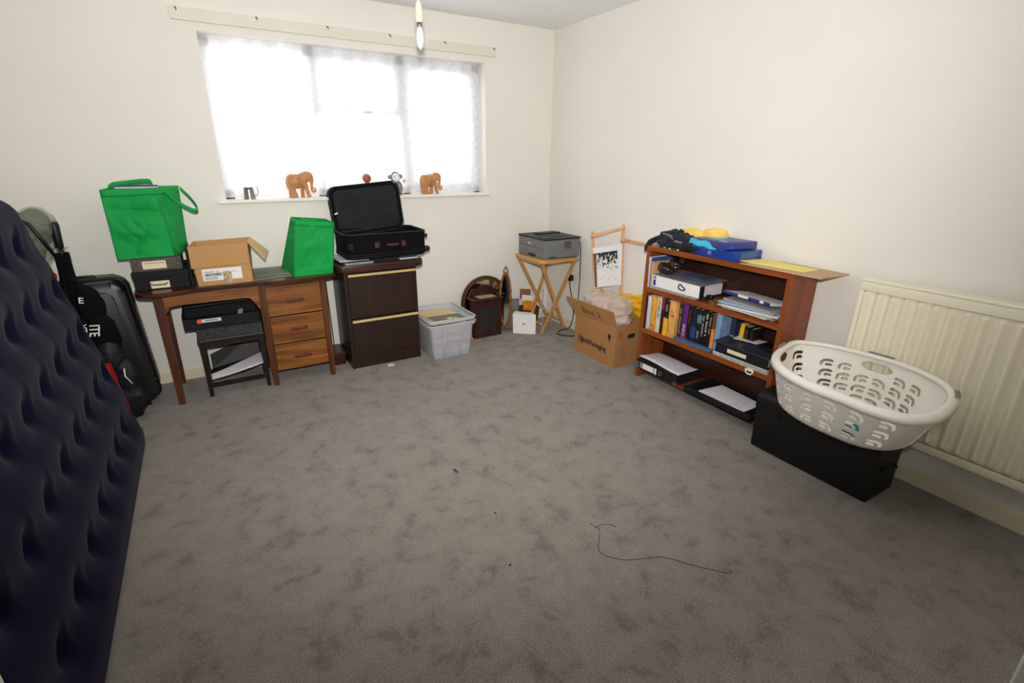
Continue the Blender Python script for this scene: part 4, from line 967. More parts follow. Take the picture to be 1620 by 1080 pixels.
# ================================================================ wooden craft frame with canvas
def craft():
    t=thing('craft_frame','light wooden embroidery frame with a printed canvas rising from the packing carton','frame',(-.11,-.94,.0))
    A=Vector((-.205,-.873,0)); Bv=Vector((-.031,-1.007,0)); x=(Bv-A).normalized()
    n=Vector((x.y,-x.x,0)); n=n if n.dot(Vector((-1,-1,0)))>0 else -n
    def P_(s,z,o=0): return A+x*s+Vector((0,0,z))+n*o
    def bar(p,q,r_,nm,m=FRW):
        p=Vector(p); q=Vector(q); b=MB(); ax=(q-p).normalized(); u=ax.cross(n).normalized()
        b.hexa([p-u*r_-n*r_*.7,p+u*r_-n*r_*.7,p+u*r_+n*r_*.7,p-u*r_+n*r_*.7,q-u*r_-n*r_*.7,q+u*r_-n*r_*.7,q+u*r_+n*r_*.7,q-u*r_+n*r_*.7])
        bmesh.ops.bevel(b.bm,geom=list(b.bm.edges),offset=.002,segments=1,affect='EDGES'); link(nm,b,m,t)
    bar(P_(.0,.925),P_(.035,.56),.0105,'side_post'); bar(P_(.035,.56),P_(.062,.28),.0105,'side_post')
    bar(P_(.222,.98),P_(.245,.30),.0125,'side_post')
    bar(P_(-.015,.888,.01),P_(.232,.958,.01),.0105,'top_rail'); bar(P_(.03,.42,.006),P_(.235,.45,.006),.0105,'bottom_rail')
    link('peg',MB().tube([P_(.0,.89,-.015),P_(.0,.89,.022)],.009,10),FRW,t,True); link('peg',MB().tube([P_(.224,.955,-.015),P_(.224,.955,.024)],.009,10),FRW,t,True)
    c=MB().hexa([P_(.035,.50,.014),P_(.237,.53,.014),P_(.237,.53,.017),P_(.035,.50,.017),P_(.008,.803,.014),P_(.222,.84,.014),P_(.222,.84,.017),P_(.008,.803,.017)])
    cv=link('canvas',c,mat('white_canvas',(226,224,232),rough=.9,var=(90,.06)),t)
    # printed garden scene : dark foliage marks on white
    m=mat('printed_scene',(224,222,224),rough=.8); nt=m.node_tree; b=nt.nodes['Principled BSDF']
    tc=nt.nodes.new('ShaderNodeTexCoord'); mp=nt.nodes.new('ShaderNodeMapping'); mp.inputs['Scale'].default_value=(95,95,50)
    nz=nt.nodes.new('ShaderNodeTexNoise'); nz.inputs['Scale'].default_value=1; nz.inputs['Detail'].default_value=3
    sp=nt.nodes.new('ShaderNodeSeparateXYZ'); nt.links.new(tc.outputs['Generated'],sp.inputs[0])
    nt.links.new(tc.outputs['Object'],mp.inputs[0]); nt.links.new(mp.outputs[0],nz.inputs['Vector'])
    mr=nt.nodes.new('ShaderNodeMapRange'); mr.inputs[1].default_value=.35; mr.inputs[2].default_value=1.0; mr.inputs[3].default_value=-.22; mr.inputs[4].default_value=.12
    nt.links.new(sp.outputs['Z'],mr.inputs[0])
    ad=nt.nodes.new('ShaderNodeMath'); ad.operation='ADD'; nt.links.new(nz.outputs['Fac'],ad.inputs[0]); nt.links.new(mr.outputs[0],ad.inputs[1])
    rp=nt.nodes.new('ShaderNodeValToRGB'); rp.color_ramp.elements[0].position=.45; rp.color_ramp.elements[0].color=lin((226,224,222)); rp.color_ramp.elements[1].position=.50; rp.color_ramp.elements[1].color=lin((40,42,40))
    nt.links.new(ad.outputs[0],rp.inputs[0]); nt.links.new(rp.outputs[0],b.inputs['Base Color'])
    q=MB().hexa([P_(.048,.505,.0168),P_(.215,.53,.0168),P_(.215,.53,.018),P_(.048,.505,.018),P_(.016,.762,.0168),P_(.19,.792,.0168),P_(.19,.792,.018),P_(.016,.762,.018)])
    link('print',q,m,cv)
    q=MB().hexa([P_(.040,.505,.0178),P_(.060,.507,.0178),P_(.060,.507,.019),P_(.040,.505,.019),P_(.012,.762,.0178),P_(.036,.765,.0178),P_(.036,.765,.019),P_(.012,.762,.019)])
    link('print_border',q,mat('red_green_print',(150,50,36),rough=.8,var=(35,.3),c2=(74,110,50)),cv)
craft()
t=thing('wooden_bar','loose light wooden frame bar resting between craft frame and bookcase','bar',(-.06,-1.3,.85))
link('bar',MB().bx(-.066,-.052,-1.474,-1.07,.862,.885,.002),FRW,t)
link('end_peg',MB().tube([(-.085,-1.06,.874),(-.035,-1.06,.874)],.012,10),FRW,t,True)
# ================================================================ packing box with bags
def packbox():
    t=thing('packing_box','tall open packing carton with Box 2 handwritten on its flap','box',(-.17,-1.08,0))
    F0=Vector((-.306,-.853,0)); F1=Vector((-.302,-1.314,0)); K1=Vector((-.045,-1.305,0)); K0=Vector((-.05,-.86,0)); h=.315; th=.005
    b=MB(); up_=Vector((0,0,h))
    cen=(F0+F1+K0+K1)/4
    def pan(p,q):
        n=((p+q)/2-cen); n.z=0; n=-n.normalized()*th
        b.hexa([p,q,q+n,p+n,p+up_,q+up_,q+n+up_,p+n+up_])
    pan(F0,F1); pan(F1,K1); pan(K1,K0); pan(K0,F0)
    b.bx(-.30,-.05,-1.30,-.86,0,.006)
    link('carton',b,CARD2,t)
    # front flap tilted up and outwards
    a0=F0+Vector((-.001,.0,.297)); a1=F1+Vector((-.001,0,.315)); v0=Vector((-.372,-.80,.437)); v1=Vector((-.372,-1.345,.443))
    n=Vector((.004,0,.003))
    link('flap',MB().hexa([a0,a1,a1+n,a0+n,v0,v1,v1+n,v0+n]),mat('flap_cardboard',(186,136,84),rough=.85,var=(5,.06)),t)
    link('flap',MB().hexa([K0+up_,K1+up_,K1+up_+Vector((.004,0,0)),K0+up_+Vector((.004,0,0)),K0+Vector((.035,0,.44)),K1+Vector((.03,0,.44)),K1+Vector((.034,0,.44)),K0+Vector((.039,0,.44))]),CARD2,t)
    ex=(a1-a0).normalized(); ez=((v0-a0)-ex*(v0-a0).dot(ex)).normalized()
    u_,v_=.26,.30; p00=(a0*(1-u_)+a1*u_)*(1-v_)+(v0*(1-u_)+v1*u_)*v_; p10=(a0*(1-u_-.5)+a1*(u_+.5))*(1-v_)+(v0*(1-u_-.5)+v1*(u_+.5))*v_; p01=(a0*(1-u_)+a1*u_)*(.2)+(v0*(1-u_)+v1*u_)*.8
    ex=(p10-p00).normalized(); ez=((p01-p00)-ex*(p01-p00).dot(ex)).normalized(); M=frame3(p00+ex.cross(ez)*.0035,ex,ez)
    text('Box 2',.075,INKF,t,M,'handwriting',sx=1.2,ex=.001)
    M=frame3(F0+Vector((-.0012,0,0)),(F1-F0),(0,0,1))
    # printed logo + name
    lg=MB()
    for (x,y,s) in ((.045,.10,.045),(.06,.085,.045)):
        lg.tube([M@Vector(p) for p in ((x,y,0),(x+s,y,0),(x+s,y+s,0),(x,y+s,0))],.0028,4,True)
    link('logo',lg,INK,t); text('SmithPackaging',.052,INK,t,M@Matrix.Translation((.072,.100,0)),'printed_name',sx=.93,bold=.0012)
    link('printed_cup',MB().prism([(.385,.21),(.397,.205),(.409,.21),(.412,.235),(.405,.245),(.389,.245),(.382,.235)],.001,M).prism([(.394,.185),(.400,.185),(.400,.205),(.394,.205)],.001,M),INK,t)
    M2=frame3(F1+Vector((0,-.0012,0)),(K1-F1),(0,0,1))
    link('handling_marks',strips(M2,[(.035,.235,.006,.04),(.055,.235,.006,.04),(.03,.22,.05,.003)]+[(.05,.06+.022*i,.06,.003) for i in range(5)]),INKF,t)
    link('hand_hole',MB().prism(rrect(.075,.032,.015,5,.155,.225),.001,M2),INK,t)
    # contents
packbox()
blob('bubble_wrap',MB().ell((-.175,-1.09,.33),(.088,.195,.10)).ell((-.19,-.97,.40),(.07,.08,.06)).ell((-.175,-1.18,.385),(.08,.08,.07)).ell((-.155,-1.07,.39),(.08,.15,.06)),mat('pinkish_packed_paper',(222,200,184),rough=.6,var=(16,.25),c2=(190,140,120)),None,.008,.010,9,3,4)
o=bpy.data.objects['bubble_wrap']; o.name='wrapped_contents'; o['label']='pinkish paper-wrapped contents bulging from the packing carton'; o['category']='packing'
blob('plastic_sheet',MB().ell((-.175,-1.085,.34),(.105,.205,.125)).ell((-.215,-.95,.425),(.08,.085,.065)).ell((-.18,-1.195,.405),(.095,.09,.10)).ell((-.16,-1.07,.415),(.09,.16,.08)),BAGP,None,.006,.020,9,3,9,(1,.55,2.6))
o=bpy.data.objects['plastic_sheet']; o['label']='clear crinkled plastic bag spilling over the packing carton\'s top'; o['category']='bag'
def yb(u,v):
    y=-.83-.50*u; x=-.045-.012*math.sin(u*6)-.02*math.sin(v*3)
    top=.452+.10*max(0,u-.32)+.03*max(0,.25-u)+.004*math.sin(u*14)
    return (x-.02*noise.noise(Vector((u*6,v*5,0))),y,.33+(top-.33)*v)
b=MB().grid(yb,40,20); solo('yellow_carrier_bag',b,YEL,'yellow plastic carrier bag tucked at the back of the packing carton','bag',smooth=True,solid=.012)
# ================================================================ bookcase
BX0,BX1,BY0,BY1,BH=-.25,-.015,-1.478,-2.452,.912
S2,S1,S0=.645,.361,.078
def bookcase():
    t=thing('bookcase','low reddish-brown wooden bookcase crammed with books and files','bookcase',(-.13,-1.96,0))
    for y0,y1 in ((BY0,BY0-.026),(BY1+.026,BY1)):
        link('side_panel',MB().bx(BX0,BX1,y0,y1,0,BH-.03,.002),PINEZ,t)
    link('top_board',MB().bx(BX0-.003,BX1,BY0+.002,BY1-.002,BH-.031,BH,.004),PINE,t)
    for z in (S2,S1): link('shelf',MB().bx(BX0+.002,BX1-.006,BY0-.026,BY1+.026,z-.032,z,.002),PINE,t)
    link('shelf',MB().bx(BX0+.002,BX1-.006,BY0-.026,BY1+.026,S0-.022,S0,.002),PINE,t)
    link('back_panel',MB().bx(BX1-.006,BX1,BY0-.02,BY1+.02,.02,BH-.03),BACKB,t)
bookcase()
# books standing on the middle shelf
def book(label,y0,y1,h,c,zb=S1,x0=-.235,depth=.15,title=None,c2=None,lean=0,band=None):
    t=thing('book',label,'book',((x0+depth/2),(y0+y1)/2,zb),0,'books standing on the middle shelf')
    w_=abs(y1-y0)-.001; yc=(y0+y1)/2
    M=Matrix.Translation((0,yc,zb))@Matrix.Rotation(lean,4,'X')@Matrix.Translation((0,-yc,-zb))
    def tb(b): bmesh.ops.transform(b.bm,matrix=M,verts=b.bm.verts); return b
    m=col('book_cover',c,rough=.45,var=(20,.25) if c2 is None else (30,.3),c2=c2)
    link('cover',tb(MB().bx(x0,x0+.003,yc-w_/2,yc+w_/2,zb,zb+h,.001).bx(x0,x0+depth,yc-w_/2,yc-w_/2+.002,zb,zb+h).bx(x0,x0+depth,yc+w_/2-.002,yc+w_/2,zb,zb+h)),m,t)
    link('pages',tb(MB().bx(x0+.003,x0+depth-.004,yc-w_/2+.002,yc+w_/2-.002,zb+.003,zb+h-.004)),CREAMP,t)
    if band:
        z0,z1,bc=band; link('spine_band',tb(MB().bx(x0-.0006,x0+.001,yc-w_/2,yc+w_/2,zb+z0*h,zb+z1*h)),col('band',bc,var=(30,.2)),t)
    if title:
        tc_,s0,s1=title; n=max(4,int((s1-s0)*h/.011)); st=[]
        random.seed(int(abs(y0)*1000))
        Mt=M@frame3((x0-.0008,yc+w_*.26,zb+s0*h),(0,0,1),(0,-1,0))
        # rows of little letter-like strokes
        hh=w_*.5
        for k in range(n):
            q=(s1-s0)*h/n; x=k*q; r_=random.random()
            if r_<.12: continue
            st+= [(x,0,q*.22,hh)]
            if r_<.7: st.append((x,0 if r_<.4 else hh*.8,q*.66,hh*.2))
            if r_>.3: st.append((x+q*.45,0 if r_>.6 else hh*.4,q*.2,hh*.6))
        b=MB()
        for (x,y,a,h_) in st: b.prism([(x,y),(x+a,y),(x+a,y+h_),(x,y+h_)],.0005,Mt@Matrix.Translation((0,0,-.0005)))
        link('spine_title',tb(b) if 0 else b,col('title_ink',tc_),t)
    return t
FB=.379
BK=[
('thin dark maroon paperback at the left end of the middle shelf',-1.5055,-1.518,.215,(52,18,24),S1,{}),
('plain white paperback near the left end of the middle shelf',-1.5195,-1.553,.225,(206,204,208),S1,{}),
('orange-yellow paperback beside the plain white one',-1.558,-1.598,.232,(232,158,42),S1,dict(title=((60,40,30),.03,.2))),
('cream paperback with heavy black lettering on the spine',-1.602,-1.640,.235,(214,206,184),S1,dict(title=((16,16,16),.42,.97))),
('dark plum paperback with a red top beside the black-lettered one',-1.642,-1.666,.238,(50,24,44),S1,dict(band=(.7,1,(140,36,34)))),
('black paperback with a yellow foot, left of the tan hardback',-1.668,-1.704,.232,(34,26,24),S1,dict(band=(0,.5,(236,176,30)),title=((200,190,180),.7,.9))),
('thick tan and gold hardback on the middle shelf',-1.706,-1.764,.238,(218,164,84),S1,dict(title=((120,80,30),.56,.75))),
('dark brown paperback right of the thick tan hardback',-1.768,-1.797,.215,(46,36,34),FB,dict(title=((190,170,150),.1,.85))),
('purple paperback with a magenta foot and white lettering',-1.799,-1.838,.222,(92,40,118),FB,dict(band=(0,.12,(160,30,100)),title=((236,232,240),.1,.42))),
('black paperback with a red and gold spine right of the purple one',-1.840,-1.868,.215,(26,20,24),FB,dict(title=((150,60,50),.5,.9))),
('dark blue paperback with bright blue art on the spine',-1.870,-1.908,.212,(24,30,44),FB,dict(band=(.1,.45,(30,60,130)))),
('black paperback with a teal patch on the spine',-1.910,-1.942,.21,(20,24,28),FB,dict(band=(.6,.85,(84,130,132)),title=((190,190,190),.1,.4))),
('slim black paperback with dotted white title',-1.944,-1.966,.205,(18,18,22),FB,dict(title=((220,220,220),.2,.9))),
('black paperback with a bold white spine title',-1.968,-1.991,.212,(16,16,18),FB,dict(title=((244,240,236),.3,.95))),
('black paperback with a grey title, third left of the pale blue book',-1.993,-2.015,.208,(30,22,24),FB,dict(title=((200,190,190),.4,.9))),
('orange and black paperback next to the pale blue book',-2.017,-2.041,.214,(110,62,28),FB,dict(band=(0,.55,(228,130,40)))),
('pale blue hardback standing on the middle shelf',-2.043,-2.078,.222,(120,150,186),FB,dict()),
('navy paperback with a peach picture near its foot',-2.084,-2.115,.215,(46,54,78),.44,dict(band=(0,.5,(206,150,128)))),
('bright yellow paperback leaning near the black binder',-2.135,-2.160,.195,(226,186,40),.44,dict(lean=R(4))),
('black paperback with an olive title behind the black binder',-2.175,-2.205,.185,(24,24,24),.44,dict(title=((110,116,40),.2,.9))),
('black paperback with a red title behind the black binder',-2.21,-2.235,.18,(26,18,22),.44,dict(title=((140,40,60),.2,.9)))]
for l,y0,y1,h,c_,zb,k in BK:
    back=zb==.44
    book(l,y0,y1,h if not back else h,c_,zb if not back else S1,x0=-.236 if zb==S1 else (-.215 if not back else -.135),depth=.15 if not back else .10,**k)
solo('flat_blue_book',MB().bx(-.246,-.06,-1.772,-2.052,S1,S1+.0165,.003),col('slate_blue_cover',(70,100,140)),'slate blue book lying flat under the standing paperbacks','book')
# ---- middle shelf right: papers, spiral pad, black binder
z=S1
flat('paper_stack','thin stack of mixed papers at the bottom of the middle shelf\'s right pile',(-.165,-2.245,z),(.16,.35,.012),R(-1),col('mixed_paper',(170,176,160),var=(60,.3)),'paper'); z+=.012
def spiral(z):
    t=thing('spiral_notebook','spiral notebook with a white wire binding under the black binder','notebook',(-.16,-2.25,z))
    link('pages',MB().bx(-.235,-.08,-2.065,-2.41,z+.001,z+.011),CREAMP,t); link('cover',MB().bx(-.24,-.075,-2.06,-2.412,z+.011,z+.0135),col('navy_cover',(34,34,84)),t)
    b=MB()
    for k in range(26):
        y=-2.075-k*.013; b.tube([(-.241+.008*math.cos(a),y,z+.007+.008*math.sin(a)) for a in [R(40+28*i) for i in range(11)]],.0018,5)
    link('wire_binding',b,mat('white_wire',(206,200,216),rough=.4),t,True)
spiral(z); z+=.0145
def binder(z):
    t=thing('black_binder','black lever binder with a white spine label on the middle shelf','binder',(-.15,-2.25,z))
    link('cover',MB().bx(-.246,-.05,-2.085,-2.415,z,z+.004,.001).bx(-.248,-.243,-2.085,-2.415,z,z+.058,.002),BLKM,t)
    link('cover',MB().hexa([(-.252,-2.075,z+.058),(-.05,-2.075,z+.075),(-.05,-2.42,z+.075),(-.252,-2.42,z+.058),(-.250,-2.075,z+.066),(-.05,-2.075,z+.083),(-.05,-2.42,z+.083),(-.250,-2.42,z+.066)]),mat('blue_black_cover',(40,46,54),rough=.35),t)
    link('pages',MB().bx(-.235,-.06,-2.10,-2.40,z+.004,z+.05),PAPER,t)
    link('label_card',MB().bx(-.2492,-.2475,-2.165,-2.285,z+.018,z+.04),CREAMP,t)
    return z+.075
zb=binder(z)
flat('loose_sheet','grey crumpled sheet on top of the black binder',(-.12,-2.21,zb+.006),(.08,.16,.004),R(12),PAPER,'paper')
flat('black_wallet','small black wallet with a silver corner on the black binder',(-.13,-2.345,zb+.007),(.09,.11,.010),R(-6),BLKL,'wallet')
solo('bulldog_clip',MB().tube([(-.257,-2.30,.36),(-.262,-2.305,.345),(-.262,-2.315,.335),(-.262,-2.335,.335),(-.262,-2.345,.345),(-.257,-2.345,.36)],.004,8).bx(-.262,-.24,-2.305,-2.34,.352,.362,.002),WHITE,'small white clip hanging from the papers on the middle shelf','clip',smooth=True)
# ---- upper shelf
t=thing('standing_magazine','white and blue magazine standing at the left end of the upper shelf','magazine',(-.15,-1.515,S2))
link('cover',MB().hexa([(-.243,-1.507,S2),(-.243,-1.515,S2),(-.04,-1.515,S2),(-.04,-1.507,S2),(-.25,-1.507,.842),(-.25,-1.515,.842),(-.04,-1.515,.845),(-.04,-1.507,.845)]),col('white_blue_cover',(208,212,220)),t)
t=thing('standing_folder','blue and orange document folder standing behind the white lever file','folder',(-.15,-1.53,S2))
link('cover',MB().bx(-.240,-.05,-1.518,-1.524,S2,.838),col('blue_folder',(44,80,150)),t); link('divider',MB().bx(-.243,-.06,-1.527,-1.545,S2,.815),col('orange_tan_folder',(206,160,104)),t)
flat('paper_stack','grey paper pile under the white lever file on the upper shelf',(-.15,-1.71,S2),(.19,.36,.016),R(2),col('paper_grey',(160,152,146),var=(60,.2)),'paper')
def leverw():
    z=S2+.018; t=thing('white_lever_file','white-spined lever arch file lying on the upper shelf','binder',(-.14,-1.73,z))
    y0,y1=-1.552,-1.925; zt=z+.072
    link('spine',MB().bx(-.252,-.246,y0,y1,z,zt,.0015),WHITE,t)
    link('cover',MB().hexa([(-.25,y0,zt),(-.02,y0,zt+.012),(-.02,y1-.01,zt+.012),(-.25,y1-.01,zt),(-.25,y0,zt+.003),(-.02,y0,zt+.015),(-.02,y1-.01,zt+.015),(-.25,y1-.01,zt+.003)]),mat('grey_glossy_cover',(128,126,132),rough=.25),t)
    link('cover',MB().bx(-.25,-.03,y0,y1,z,z+.003),BLKM,t)
    link('pages',MB().bx(-.215,-.04,y0-.01,y1+.006,z+.003,zt-.004),PAPER,t); link('end_board',MB().bx(-.25,-.21,y1-.002,y1+.004,z,zt),BLKM,t)
    a=(-.2528,(y0+y1)/2-.045,z+.04)
    link('finger_ring',MB().tube([Vector(a)+Vector((0,.014*math.cos(q)-(.022 if math.cos(q)<-.3 else 0),.016*math.sin(q)*(1.0 if math.cos(q)>-.3 else .55)-(.008 if math.cos(q)<-.3 else 0))) for q in [2*PI*k/20 for k in range(20)]],.004,8,True),BLK,t,True)
    l=link('spine_label',MB().bx(-.2532,-.252,-1.562,-1.583,z+.008,z+.066),col('blue_label',(40,60,150)),t)
    link('label_inner',MB().bx(-.2538,-.253,-1.567,-1.578,z+.044,z+.056),WHITE,l)
    flat('blue_leaflet','shiny blue and grey leaflet lying on the white lever file',(-.11,-1.80,zt+.014),(.15,.2,.003),R(6),col('blue_leaflet',(52,78,140),rough=.2,var=(9,.3),c2=(120,130,150)),'leaflet')
leverw()
blob('black_carrier',MB().ell((-.18,-1.60,.775),(.05,.07,.035)).ell((-.15,-1.635,.81),(.035,.05,.03)).ell((-.12,-1.66,.84),(.02,.03,.03)),mat('shiny_black_polythene',(44,36,34),rough=.15,spec=.8,var=(20,.4),bump=(40,.8,.01)),None,.004,.012,24,1,6)
o=bpy.data.objects['black_carrier']; o['label']='shiny scrunched black plastic bag on the white lever file'; o['category']='bag'
solo('adhesive_tape_roll',MB().lathe([(.022,0),(.034,0),(.034,.022),(.022,.022),(.022,0)],28,Matrix.Translation((-.20,-2.0,S2))),mat('brown_tape',(110,80,44),rough=.3),'brown roll of parcel tape on the upper shelf between files','tape',smooth='auto')
solo('phone_charger',MB().box((-.215,-1.975,S2+.035),(.03,.04,.024),R(10),.006,3).tube([(-.215,-1.995,S2+.035),(-.235,-2.03,S2+.012),(-.2,-2.05,S2+.012)],.003,6),BLK,'small black charger and lead beside the tape roll','charger',smooth='auto')
ps=[('grey_pad','grey pad at the bottom of the paper pile on the upper shelf\'s right',(.19,.33,.010),R(2),(150,146,140)),
('loose_papers','cream papers above the grey pad in the right-hand pile',(.2,.34,.010),R(-3),(196,188,178)),
('white_sheets','white sheets jutting forward in the middle of the right-hand pile',(.2,.34,.008),R(4),(228,222,228)),
('pink_sheet','pale pink sheets in the right-hand paper pile',(.19,.33,.008),R(-2),(214,190,190)),
('plastic_wallet','pale blue plastic wallet in the right-hand paper pile',(.2,.34,.010),R(3),(150,176,190)),
('colour_catalogue','colourful catalogue with a dark red corner in the right-hand pile',(.2,.33,.012),R(-4),(150,150,156))]
z=S2; k=0
for n,l,s_,rz,c_ in ps:
    flat(n,l,(-.140-.012*((k*2)%3),-2.225+.012*math.sin(k*2.3),z),(s_[0]*.93,s_[1]*.93,s_[2]),rz*1.5,col(n+'_cover',c_,var=(40,.1)),'paper'); z+=s_[2]; k+=1
t=thing('blue_brochure','white brochure with a navy blue striped edge on top of the pile','brochure',(-.15,-2.24,z))
M=Matrix.Translation((-.15,-2.235,z+.022))@Matrix.Rotation(R(-6),4,'Z')@Matrix.Rotation(R(8),4,'Y')
def tb(b): bmesh.ops.transform(b.bm,matrix=M,verts=b.bm.verts); return b
link('pages',tb(MB().box((0,0,0),(.20,.31,.014),None,.002)),PAPER,t)
nb=col('navy_band',(40,44,120))
for yy,ww in ((.105,.10),(-.05,.07),(-.13,.04)): link('edge_band',tb(MB().box((-.0995,yy,0),(.004,ww,.0145))),nb,t)
# ---- bottom shelf
def levb():
    z=S0; t=thing('black_lever_file','black lever arch file loaded with paper on the bottom shelf','binder',(-.17,-1.68,z))
    y0,y1=-1.45,-1.84; x0=-.272
    y0=-1.508
    link('spine',MB().bx(x0,x0+.005,y0,y1-.02,z,z+.062,.001),BLKM,t); link('cover',MB().bx(x0,-.03,y0,y1-.02,z,z+.003),BLKM,t)
    link('cover',MB().bx(x0,-.03,y0,y1-.02,z+.060,z+.064),BLKM,t)
    link('pages',MB().bx(x0+.02,-.04,y0-.01,y1,z+.003,z+.058),INK,t)
    l=link('label_card',MB().bx(x0-.0012,x0,-1.565,-1.665,z+.012,z+.05),WHITE,t); link('label_edge',MB().bx(x0-.0012,x0,-1.672,-1.690,z+.010,z+.052),WHITE,t)
    link('label_bars',MB().bx(x0-.0012,x0,-1.54,-1.56,z+.012,z+.022).bx(x0-.0012,x0,-1.54,-1.56,z+.027,z+.036).bx(x0-.0012,x0,-1.54,-1.56,z+.041,z+.05),GREYB,t)
    link('finger_ring',MB().tube([(x0-.001,-1.722+.013*math.cos(2*PI*k/24),z+.032+.013*math.sin(2*PI*k/24)) for k in range(24)],.0028,8,True),PEWT,t,True)
    link('corner_guard',MB().bx(x0-.0015,x0+.02,y1+.005,y1-.022,z-.001,z+.02),PEWT,t); link('corner_guard',MB().bx(x0-.0015,x0+.02,y0+.001,y0-.02,z+.0,z+.05),mat('clear_grey_plastic',(90,104,108),rough=.3),t)
    t2=thing('paper_ream','thick stack of white printed pages on the black lever file','paper',(-.15,-1.68,z+.064))
    def f(u,v): return (x0+.022+.19*v,y0+.0-.345*u,z+.067+.014*(1-u)*(1-v)+.004*math.sin(u*5))
    link('sheets',MB().grid(f,16,8),PAPER,t2,True,solid=.008)
    for k in range(1): pass
levb()
def tray():
    z=S0; t=thing('black_document_tray','wide black document tray on the bottom shelf beside the black chest','tray',(-.15,-2.18,z))
    x0=-.285; y0,y1=-1.935,-2.40
    link('tray_base',MB().bx(x0,-.03,y0,y1,z,z+.008).bx(x0,x0+.012,y0,y1,z,z+.035,.003).bx(x0,-.03,y0,y0-.012,z,z+.035,.003).bx(x0,-.03,y1+.012,y1,z,z+.035,.003),BLKM,t)
    link('tray_fill',MB().bx(x0+.02,-.04,y0-.02,y1+.02,z+.008,z+.03),BLKF,t)
    t2=thing('paper_pad','white ruled paper lying in the black document tray','paper',(-.16,-2.24,z+.03))
    pp=[(-.265,-2.03),(-.262,-2.34),(-.10,-2.34),(-.075,-2.05)]
    pg=link('sheets',MB().prism(pp[::-1],.006,Matrix.Translation((0,0,z+.031))),PAPER,t2)
    link('creases',MB().tube([(-.25,-2.27,z+.0373),(-.12,-2.22,z+.0373)],.0007,5).tube([(-.25,-2.30,z+.0373),(-.11,-2.27,z+.0373)],.0007,5).tube([(-.2,-2.15,z+.0373),(-.11,-2.12,z+.0373)],.0006,5),GREYB,pg)
tray()
# ================================================================ on top of the bookcase
TB=BH
JK=MB().ell((-.165,-1.62,TB+.03),(.095,.13,.032)).ell((-.165,-1.75,TB+.028),(.085,.13,.03)).ell((-.17,-1.66,TB+.06),(.075,.12,.032))
random.seed(11)
for k in range(12):
    yy=-1.54-.025*k; zz=TB+.045+.04*math.sin(PI*min(1,(k+2)/10))
    JK.tube([(-.08,yy+.02,zz-.02),(-.14,yy-.03+.03*random.random(),zz+.02*random.random()),(-.20,yy-.01,zz+.008*random.random()),(-.245,yy-.045,TB+.018+.02*random.random())],[.018,.017,.015,.010],10)
JK.tube([(-.20,-1.55,TB+.05),(-.225,-1.52,TB+.04),(-.24,-1.485,TB+.018),(-.245,-1.462,TB-.01),(-.245,-1.455,TB-.045)],[.022,.022,.020,.014,.008],10)
blob('dark_jacket',JK,mat('black_cotton',(11,13,17),rough=.95,sheen=.05,var=(9,.3),c2=(24,32,44),bump=(60,.4,.004)),None,.004,.008,26,1,3)
o=bpy.data.objects['dark_jacket']; o['label']='crumpled black and slate jacket heaped on the bookcase\'s left end'; o['category']='clothing'
blob('jacket_trim',MB().tube([(-.222,-1.57,TB+.085),(-.225,-1.63,TB+.08),(-.235,-1.67,TB+.065),(-.238,-1.70,TB+.052),(-.235,-1.74,TB+.05)],[.006,.008,.009,.008,.006],10),mat('grey_lining',(116,110,116),rough=.9),None,.003)
q=bpy.data.objects['jacket_trim']; q.name='lining_edge'; q.parent=o; q.matrix_parent_inverse=Matrix.Identity(4); q.location=q.location-o.location
t=thing('pencil','green and yellow striped pencil lying on the bookcase\'s front edge','pencil',(-.235,-1.62,TB+.004))
link('shaft',MB().tube([(-.243,-1.61,TB+.005),(-.243,-1.72,TB+.005)],.004,6),col('dark_green_paint',(20,80,50)),t)
for y in (-1.612,-1.655,-1.718): link('gold_band',MB().tube([(-.243,y,TB+.005),(-.243,y-.01,TB+.005)],.0048,8),col('pale_yellow_paint',(240,220,130)),t,True)
blob('yellow_cloth',MB().ell((-.07,-1.70,TB+.09),(.05,.09,.035)).ell((-.07,-1.84,TB+.10),(.05,.08,.038)).ell((-.07,-1.77,TB+.05),(.06,.12,.05)),YELC,None,.006,.02,14,1,5)
o=bpy.data.objects['yellow_cloth']; o['label']='folded yellow duster cloth behind the dark jacket'; o['category']='cloth'
def ream(name,label,c,sz,rz,ax,m,extra=None):
    t=thing(name,label,'paper ream',c)
    M=Matrix.Translation(Vector(c)+Vector((0,0,sz[2]/2)))@Matrix.Rotation(rz,4,'Z')@Matrix.Rotation(ax,4,'X')
    b=MB().box((0,0,0),sz,None,.004,2); bmesh.ops.transform(b.bm,matrix=M,verts=b.bm.verts); link('wrapper',b,m,t,'auto')
    return t,M
t,M=ream('paper_ream_pack','dark blue paper ream pack lying on the bookcase, lower one',(-.135,-1.975,TB),(.215,.31,.052),R(-4),0,BLUEP)
b=MB().box((-.1082,0.02,0),(.001,.03,.004)).box((-.1082,.02,.008),(.001,.022,.003)).box((-.1082,.02,-.009),(.001,.02,.003)); bmesh.ops.transform(b.bm,matrix=M,verts=b.bm.verts); link('printed_crest',b,col('pale_print',(150,170,214)),t)
b=MB().box((0,-.155,0.0),(.12,.003,.046),None,.001).box((.02,-.158,.01),(.10,.003,.03),None,.001); bmesh.ops.transform(b.bm,matrix=M,verts=b.bm.verts); link('end_fold',b,col('dusty_blue_fold',(70,96,140)),t)
t,M=ream('opened_ream_pack','open blue and cyan paper ream pack lying on top of another',(-.13,-1.945,TB+.053),(.21,.30,.040),R(-14),R(-2),NAVP)
